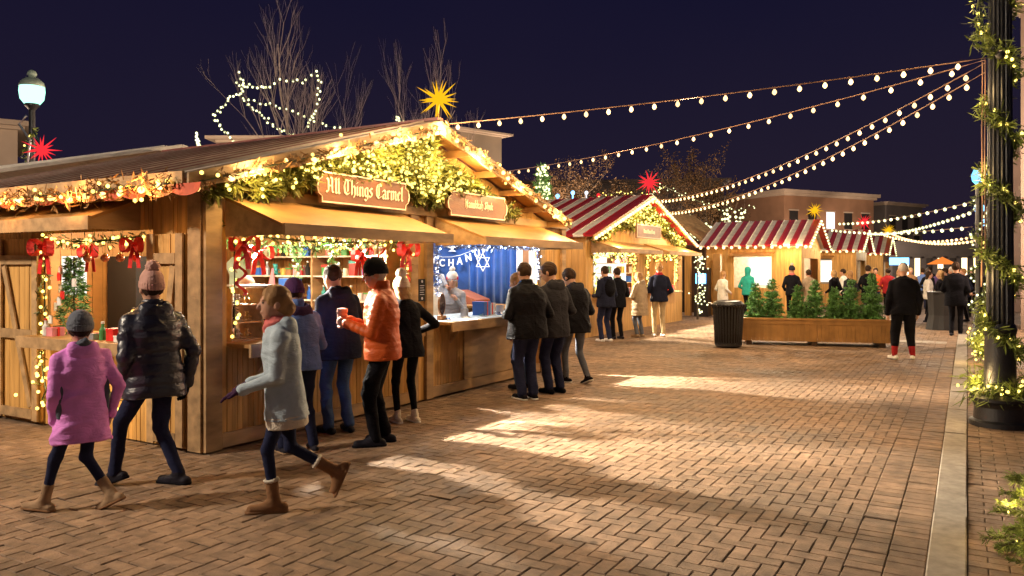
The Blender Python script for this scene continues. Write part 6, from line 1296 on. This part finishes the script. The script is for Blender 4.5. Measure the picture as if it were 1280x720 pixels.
# ---------------------------------------------------------------- trees
def bare_tree(label, c, h, spread, seed, m=M_bark, r0=.09, lights=None, depth=5, name='bare_tree', group=None, leaves=0, lm=None, nl=6, upb=.35, tf=.34):
    rnd = random.Random(seed); t = thing(name, label, 'tree', c, 0, group); mb = MB(); tips = []; nodes = []
    tr_ = MB()
    def grow(p, d, L, r, k):
        pts = [p]; q = p; n = 3; dd = d
        for _ in range(n): dd = nrm(dd+np.array([rnd.gauss(0,.10), rnd.gauss(0,.10), .05])); q = q+dd*L/n; pts.append(q)
        (tr_ if k == 0 else mb).tube(pts, [r, r*.88, r*.76, r*.62], 6 if k < 2 else (4 if k < 4 else 3), cap=False); nodes.extend([(x, k) for x in pts[1:]])
        if k >= depth: tips.append((q, dd)); return
        for j in range(rnd.choice((2,3,3)) if k else nl):
            a = rnd.uniform(0, 6.28); s_ = rnd.uniform(.35, .85)*spread; e = nrm(dd+np.array([math.cos(a)*s_, math.sin(a)*s_, upb*rnd.random()])); base = pts[rnd.choice((2,3))] if k else pts[rnd.choice((1,2,3))]
            grow(base, e, (L if k else h*.27)*rnd.uniform(.62,.9), r*rnd.uniform(.42,.6), k+1)
    grow(np.array(c, float), np.array([0,0,1.]), h*tf, r0, 0); obj('trunk', tr_, m, t); obj('crown', mb, m, t)
    if leaves:
        P = []; D = []
        rs = np.random.RandomState(seed); 
        for x, k in nodes:
            if k >= 3:
                for _ in range(leaves): P.append(x+rs.normal(0,.12,3)); D.append(rs.normal(0,1,3))
        needles('foliage', P, D, .10, .05, 2, .5, lm or M_leafd, t, seed)
    if lights:
        me, cnt, zlo, zhi = lights; cand = [x for x, k in nodes if 1 <= k <= 3 and zlo < x[2] < zhi]; rnd.shuffle(cand); bulbs(t, cand[:cnt], me, 'fairy_light')
    return t
bare_tree('tall bare pale branched tree rising behind the big hut roof', (-12.3,12.4,0), 6.3, .66, 105, r0=.10, depth=6, nl=7, upb=.7, tf=.5)
bare_tree('slimmer bare tree behind the big hut, left of the yellow star', (-10.6,13.8,0), 5.7, .5, 102, r0=.07, depth=6, nl=6, upb=1.0, tf=.5)
bare_tree('small bare tree low behind the roof between the two larger ones', (-12.2,15.2,0), 4.3, .6, 12, r0=.05, depth=4, nl=5, upb=.6, tf=.6)
def light_path(label, pts, step, me, seed=1, jit=.02):
    t = thing('tree_lights', label, 'string lights', tuple(pts[0])); P = resample(pts, step); rs = np.random.RandomState(seed); mb = MB(); mb.tube([p for p in pts], .008, 4); obj('wire', mb, M_wireg, t); bulbs(t, [p+rs.normal(0,jit,3) for p in P], me, 'fairy_light')
# strings of lights in the big bare tree: laid in the tree's own upright plane
_th = math.radians(30.35); Rv = np.array([math.cos(_th), math.sin(_th), 0]); Fv = np.array([-math.sin(_th), math.cos(_th), 0])
def tp(px, py, dep): return Rv*((px-640)/972*dep)+Fv*dep+np.array([0,0,1.7+(335-py)/972*dep])
def loop(px_pts, dep, seed):
    rs = np.random.RandomState(seed); return [tp(a, b, dep+rs.uniform(-.5,.5)) for a, b in px_pts]
light_path('zigzag string of pale lights across the left of the big bare tree', loop([(298,90),(305,105),(300,120),(320,128),(345,133),(365,140),(388,148),(410,158),(448,163)], 16.6, 1), .13, ME_pale)
light_path('string of pale lights curving over the top of the big bare tree', loop([(295,103),(318,108),(335,110),(352,100),(368,101),(378,104),(395,90),(400,108),(398,125),(393,143),(386,152),(383,172)], 16.2, 2), .13, ME_pale)
light_path('lower left string of pale lights in the big bare tree', loop([(266,143),(270,150),(283,167),(297,182)], 16.4, 3), .12, ME_pale)
light_path('string of pale lights rising left of the big bare tree trunk', loop([(266,143),(278,135),(286,122),(300,117),(308,130),(325,143),(345,160),(375,174)], 16.9, 4), .13, ME_pale)
light_path('short string of pale lights on a twig left of the big bare tree', loop([(245,166),(247,178),(252,187)], 16, 5), .09, ME_pale)
light_path('short string of pale lights behind the big roof beside the slim bare tree', loop([(495,146),(502,152),(508,158),(520,160)], 17, 6), .10, ME_pale)
# background trees
bg = [(-22,44,8.6,'brown leaved tree behind the mid street stall, leftmost'),(-17.5,42,7.6,'brown leaved tree directly behind the mid street red star'),(-14.2,44,9.0,'rounded brown leaved tree right of the mid street red star'),(-12.2,40,7.2,'thin brown leaved tree behind the dark hut'),(-25,48,9.2,'tall thin crowned tree above the lit conifer')]
for i, (x, y, h, lab) in enumerate(bg): bare_tree(lab, (x,y,0), h, .85, 60+i, m=M_barkd, r0=.14, depth=5, nl=7, upb=.5, leaves=3 if i != 4 else 1, name='leafy_tree')
bare_tree('bare tree strung with bright pale lights above the striped roof', (-9.9,36.5,0), 5.6, 1.1, 80, m=M_barkd, r0=.10, depth=4, nl=8, upb=.1, lights=(bulb_mesh('branch_bulb', .065, G_pale, False, 5), 170, 2.9, 6.5))
bare_tree('low tree with scattered warm lights behind the right end of the mid street stall', (-11.5,31.0,0), 5.0, 1.1, 81, m=M_barkd, r0=.10, depth=4, nl=8, upb=.1, lights=(ME_fairym, 110, 2.6, 6.0), leaves=2)
cx_, cy_ = tp(678, 335, 27)[:2]; t, P = fir('lit_conifer', 'conifer covered in white green lights above the big hut right slope', 'conifer', (cx_,cy_,0), 5.25, 1.15, 9, .22, .04, M_fir, 90, nper=5, trunkr=.07)
rs = np.random.RandomState(8); P = [p for p in P if p[2] > 3.0]; idx = rs.permutation(len(P))[:230]; bulbs(t, [P[i]+rs.normal(0,.05,3) for i in idx], bulb_mesh('conifer_bulb', .055, G_pale, False, 5), 'fairy_light')
for i, (a, b, m_) in enumerate(((697,245,'blue'),(716,241,'blue'),(733,241,'white'),(748,244,'red'))):
    p = tp(a, b, 34); mb = MB(); mb.ball(p, .09, 8); mb.tube([p, [p[0],p[1],0]], .03, 5); o = obj('marker_light', mb, {'blue':G_blue,'white':G_win,'red':G_red}[m_]); tag(o, ('left blue','right blue','white','red')[i]+' point of light on a thin pole behind the striped stall roof', 'light')
light_path('string of warm lights behind the red star above the striped stall', loop([(738,250),(755,243),(780,240),(800,246),(820,240),(833,232)], 33, 8), .16, ME_fairym, jit=.06)
light_path('string of pale lights right of the red star over the striped stall', loop([(815,238),(828,232),(845,240),(870,250),(900,262),(925,262),(945,258)], 35, 9), .17, ME_pale, jit=.1)
# ---------------------------------------------------------------- left lamp post with red star
lx, ly = tp(40, 335, 19)[:2]; zb_ = 1.7+(335-130)/972*19; t = thing('lamp_post', 'lamp post with a glowing green white globe beyond the left hut roofs', 'lamp post', (lx,ly,0)); mb = MB(); mb.lathe((lx,ly,0), [(.2,0),(.2,.4),(.09,.7),(.07,zb_-.15),(.16,zb_-.05),(.16,zb_)], 16); obj('column', mb, M_dark, t)
mb = MB(); mb.lathe((lx,ly,zb_), [(.17,0),(.26,.12),(.285,.30),(.275,.42)], 20); obj('globe', mb, G_white, t, smooth=True); mb = MB(); mb.lathe((lx,ly,zb_+.42), [(.285,0),(.26,.10),(.16,.2),(.07,.24),(.11,.30),(.09,.37),(.02,.42)], 20); obj('cap', mb, mat('globe_cap', (.25,.33,.28), .4, .1, 9, 0), t, smooth=True)
mb = MB(); mb.tube([(lx-.05,ly-.1,zb_-.3),(lx-.2,ly-.2,zb_-.5),(lx+.1,ly-.1,zb_-.9),(lx,ly-.12,zb_-1.6)], .03, 6); obj('scroll_arm', mb, GM['silver'], t)
p = tp(52,187,18.3); star('red many pointed star hanging by the left lamp post', p, .40, G_red, seed=3); mb = MB(); mb.beam(p+[0,0,.1],(lx,ly,zb_-.6),.03,.03); tag(obj('star_bracket', mb, M_dark), 'thin dark bracket holding the left red star to its lamp post', 'bracket')
garland('post_garland', 'ragged garland down the left lamp post beside the red star', 'garland', [(lx+.1,ly,zb_-.6),(lx-.05,ly-.1,zb_-1.2),(lx+.05,ly-.1,zb_-1.9)], M_fir2, dens=60, ln=.15, wd=.03, bulb=ME_fairym, step=.25, seed=55)
# ---------------------------------------------------------------- buildings
def building(label, p0, p1, depthv, z, m, cornice=.5, rows=2, cols=6, lit=(), wz0=1.5, wh=1.6, name='building', wm=None, cproj=.5, m2=None):
    """front from p0 to p1 (seen face), body extends back"""
    p0 = np.array([*p0,0.]); p1 = np.array([*p1,0.]); L = np.linalg.norm(p1-p0); u = (p1-p0)/L; n = np.array([-u[1],u[0],0]); t = thing(name, label, 'building', tuple(p0)); t.rotation_euler = (0,0,math.atan2(u[1],u[0]))
    mb = MB(); mb.box(0,L,0,depthv,0,z-cornice*.6); obj('wall', mb, m, t, local=True)
    mb = MB(); mb.box(-cproj,L+cproj,-cproj,depthv+cproj,z-cornice*.35,z); mb.box(-cproj*.5,L+cproj*.5,-cproj*.5,depthv+cproj*.5,z-cornice*.6+.002,z-cornice*.352); obj('cornice', mb, m2 or M_stone, t, local=True)
    fh = (z-1-wz0)/max(1,rows)
    for r_ in range(rows):
        for k in range(cols):
            x = (k+.5)*L/cols; zz = wz0+fh*r_; ww = min(1.2, L/cols*.45)
            mb = MB(); mb.box(x-ww/2-.1,x+ww/2+.1,-.08,-.001,zz-.12,zz-.001); mb.box(x-ww/2-.1,x+ww/2+.1,-.08,-.001,zz+wh+.001,zz+wh+.14); f_ = obj('window', mb, m2 or M_stone, t, local=True)
            mb = MB(); mb.box(x-ww/2,x+ww/2,-.03,-.002,zz,zz+wh); obj('pane', mb, (wm or G_win) if (r_,k) in lit else M_dark2, f_, local=True)
    return t
a = tp(980,335,78); b = tp(1092,335,84); building('brick building with pale cornice closing the view past the market', a[:2], b[:2], 14, 9.6, M_bbrick, 1.0, 2, 5, {(1,2)}, 3.0, 1.7)
a = tp(1108,335,88); b = tp(1153,335,92); building('lower pale grey annex right of the brick building', a[:2], b[:2], 10, 9.2, mat('annex_grey', (.12,.105,.10), .85, .1, .5, 0), .6, 2, 3, set(), 4.0, 1.5)
a = tp(1085,335,66); b = tp(1260,335,60); building('long low dark pavilion roof behind the crowd', a[:2], b[:2], 8, 3.9, M_farc, .5, 1, 12, {(0,1),(0,3),(0,4),(0,6),(0,8),(0,9)}, .6, 1.9, wm=G_winw, m2=M_farc)
a = tp(-385,335,27.5); b = tp(22,335,33); building('beige building with a cornice at the far left edge', a[:2], b[:2], 10, 7.9, M_stone, .6, 2, 3, set(), 1.5, 1.8)
a = tp(575,335,44); b = tp(627,335,46); building('plain boxy building behind the star of the big hut', a[:2], b[:2], 8, 9.6, mat('box_stone', (.20,.16,.12), .85, .1, .5, 0), .3, 2, 2, set(), 1.5, 1.6)
a = tp(282,335,26); b = tp(362,335,26); building('low beige rooftop showing behind the trunk of the bare tree', a[:2], b[:2], 6, 6.05, M_stone, .3, 1, 4, set(), 1.5, 1.6)
a = tp(640,335,62); b = tp(905,335,60); building('long dark building behind the trees with a few lit windows', a[:2], b[:2], 10, 8.6, M_farc, .6, 2, 12, {(1,3)}, 2.0, 1.5, m2=mat('dark_cornice', (.06,.05,.05), .9, .1, 1, 0), wm=G_winw)
a = tp(1262,335,30); b = tp(1575,335,26); building('pinkish masonry building at the right edge with lit windows', a[:2], b[:2], 12, 6.6, mat('rose_masonry', (.26,.18,.15), .85, .15, .8, .2, 5), .7, 2, 5, {(0,0),(1,0),(0,1)}, 1.2, 1.3, wm=glow('green_window', (.35,.7,.5), .8))
a = tp(1276,335,21); b = tp(1533,335,18.5); building('taller beige building corner at the extreme right', a[:2], b[:2], 2.5, 9.5, mat('beige_corner', (.30,.22,.18), .85, .1, .5, 0), .5, 2, 3, set(), 5, 1.5)
p = tp(485,335,22); t = thing('party_tent', 'peaked tent top glowing yellow behind the big hut ridge', 'tent', (p[0],p[1],0)); mb = MB(); zt_ = 1.7+(335-156)/972*22; q = [(p[0]+dx,p[1]+dy,zt_-.55) for dx, dy in ((-1,-1),(1,-1),(1,1),(-1,1))]; mb.raw(q+[(p[0],p[1],zt_)], [(0,1,4),(1,2,4),(2,3,4),(3,0,4),(3,2,1,0)]); obj('canopy', mb, glow('tent_glow', (1,.6,.14), .9), t)
for q_ in q: mb = MB(); mb.tube([(q_[0],q_[1],0), q_], .04, 6); obj('leg', mb, M_dark, t)
p = tp(1178,335,52); t = thing('party_tent', 'small orange lit tent far behind the crowd', 'tent', (p[0],p[1],0)); mb = MB(); q = [(p[0]+dx,p[1]+dy,1.95) for dx, dy in ((-.9,-.9),(.9,-.9),(.9,.9),(-.9,.9))]; mb.raw(q+[(p[0],p[1],2.45)], [(0,1,4),(1,2,4),(2,3,4),(3,0,4),(3,2,1,0)]); obj('canopy', mb, glow('orange_tent', (1,.25,.04), .35), t)
for q_ in q: mb = MB(); mb.tube([(q_[0],q_[1],0), q_], .05, 6); obj('leg', mb, M_dark, t)
p = tp(1110,332,50); tag(obj('lit_sign', MB().box(p[0]-1.2,p[0]+1.2,p[1]-.05,p[1]+.05,1.9,2.35), G_blue), 'small blue lit sign far down the street', 'sign')
p = tp(1190,335,40); t = thing('market_table', 'dark draped standing table in front of the distant crowd', 'table', (-.55,24.9,0)); obj('table_top', MB().lathe((-.55,24.6,1.02), [(.45,0),(.45,.03)], 20), M_dark, t); obj('table_cloth', MB().lathe((-.55,24.6,0), [(.48,.0),(.40,.4),(.44,1.019)], 20, flute=10, fd=.08), M_dark2, t)
# ---------------------------------------------------------------- light
AMB = (1,.60,.30); YEL = (1,.66,.27)
lamp('POINT', (px_,py_,5.38), 260, (1,.62,.33), .2)
lamp('SPOT', (px_-.02,py_,5.10), 1000, (1,.60,.28), .2, aim=(-3.0,11.5,0), spot=120, blend=.9)
# unseen post and lamp added behind the viewer to light the near people
t = thing('lamp_post', 'unseen black lamp post added behind the viewer for front light', 'lamp post', (.35,-3.2,.03)); mb = MB(); mb.lathe((.35,-3.2,.03), [(.29,0),(.25,.2),(.15,1.0),(.115,5.0)], 16); obj('column', mb, M_dark, t); mb = MB(); mb.lathe((.35,-3.2,5.18), [(.10,0),(.2,.2),(.12,.42)], 16); obj('globe', mb, MATS['post_globe_glow'], t)
lamp('POINT', (.35,-3.2,5.4), 1050, (1,.78,.58), .2)
lamp('POINT', (lx,ly,zb_+.25), 1500, (.55,1,.85), .28)
lamp('POINT', (-9.5,-1.5,5.2), 1400, (1,.82,.62), .2)       # added fill lamp, unseen on the left, brightens the foreground
t = thing('lamp_post', 'unseen post added under the left fill lamp', 'lamp post', (-9.5,-1.5,0)); mb = MB(); mb.lathe((-9.5,-1.5,0), [(.2,0),(.15,.8),(.08,1.0),(.07,4.9)], 12); obj('column', mb, M_dark, t)
for y in (4.9, 6.0, 7.0, 7.8, 8.6, 9.7, 10.9): lamp('POINT', (-5.48, y, rz_(y)-.10), 17, YEL, .05)
for y in (6.8, 7.8, 8.8): lamp('POINT', (-5.60, y, 2.98), 14, YEL, .08)
for x in (-10.3,-9.2,-8.1,-7.0,-6.0): lamp('POINT', (x, 4.02, 2.36), 6, (1,.50,.16), .04)
lamp('POINT', (-8.25,4.35,.6), 3, YEL, .06); lamp('POINT', (-7.2,4.35,.42), 3, YEL, .06)
# stall interiors
lamp('POINT', (-6.9,6.4,2.25), 60, (1,.84,.62), .10); lamp('POINT', (-7.6,6.6,2.2), 45, (1,.9,.72), .1); lamp('POINT', (-8.6,5.5,2.1), 60, (1,.66,.34), .1)
lamp('POINT', (-7.2,9.3,2.25), 30, (.86,.92,1), .10); lamp('POINT', (-7.6,10.7,2.25), 50, (.80,.90,1), .1); lamp('POINT', (-6.7,10.6,2.25), 30, (1,.9,.8), .1)
for (x, y, pw, tx, ty) in ((-7.24,5.85,1500,-3.9,5.35), (-7.24,6.3,2600,-3.5,6.6), (-7.24,7.2,2600,-3.9,7.85), (-7.24,8.6,1300,-4,8.2), (-7.24,10.6,3000,-3.8,11.4)):
    lamp('SPOT', (x, y, 2.26), pw, (1,.88,.70), .045, aim=(tx,ty,.0), spot=36, blend=.4)
for y in (18.0, 19.6, 21.9, 23.3): lamp('SPOT', (-9.2,y,2.25), 1500, (1,.85,.62), .09, aim=(-5.5,y,0), spot=60, blend=.7)
lamp('POINT', (-8.8,19.0,2.1), 40, (1,.75,.4), .1); lamp('POINT', (-8.8,22.6,2.1), 40, (1,.75,.4), .1)
for y in (18.2, 19.8, 20.9, 22.0, 23.6): lamp('POINT', (-7.45, y, rz2(y)-.3), 26, YEL, .06)
lamp('POINT', (-6.5,28.8,1.9), 110, (1,.82,.55), .2); lamp('POINT', (-5.2,27.3,2.5), 60, YEL, .2); lamp('POINT', (-3.8,34,2.6), 90, YEL, .2); lamp('POINT', (-3.2,43,2.6), 110, (1,.8,.5), .3); lamp('POINT', (-1,32,3.3), 130, (1,.85,.7), .2)
lamp('POINT', (.05,15.8,.5), 9, YEL, .1); lamp('POINT', (.05,9.6,.55), 4, YEL, .05); lamp('POINT', (.05,9.55,1.6), 3, YEL, .05); lamp('POINT', (.05,9.55,2.7), 3, YEL, .05); lamp('POINT', (.05,9.55,3.6), 3, YEL, .05)
for (x, y, z) in ((fx-.22,fy-.18,.45),(fx-.35,fy+.12,.30),(fx-.15,fy-.3,.15)): lamp('POINT', (x,y,z), 1.3, YEL, .03)
lamp('POINT', (-4.9,6.9,3.35), 40, (1,.66,.34), .1); lamp('POINT', (-4.6,9.4,3.3), 40, (1,.66,.34), .1); lamp('POINT', (-3.2,15.6,3.2), 90, (1,.66,.32), .1); lamp('POINT', (-2.9,9.2,3.5), 60, (1,.66,.34), .1)   # pair by the gable added to light the signs, rest overhead string bulbs

for q_, pw in ((tp(1010,335,66), 5000), (tp(1120,335,72), 4000), (tp(720,335,48), 3000), (tp(600,335,34), 1500), (tp(820,335,33), 1600), (tp(330,335,21), 500), (tp(480,335,20), 450), (tp(-60,335,22), 900), (tp(1330,335,18), 700)):  # lamps added so the dark far buildings and trees show
    t = thing('lamp_post', 'plain lamp post added to light the far buildings and trees', 'lamp post', (q_[0],q_[1],0), 0, 'added far lamps'); mb = MB(); mb.tube([(q_[0],q_[1],0),(q_[0],q_[1],3.2)], .06, 6); obj('column', mb, M_dark, t)
    lamp('POINT', (q_[0],q_[1],3.3), pw, (1,.72,.5), .15)

lamp('POINT', (-5.2,12.6,4.0), 120, (1,.72,.42), .1); lamp('POINT', (-6.2,14.6,4.1), 120, (1,.72,.42), .1)   # added near the second overhead string to light the far roofs
lamp('POINT', (-4.4,16.9,3.6), 90, (1,.72,.42), .1); lamp('POINT', (-5.6,23.5,4.0), 300, (1,.76,.5), .2); lamp('POINT', (-2.6,31,4.2), 300, (1,.76,.5), .2)  # more lamps added over the street to brighten the striped roofs
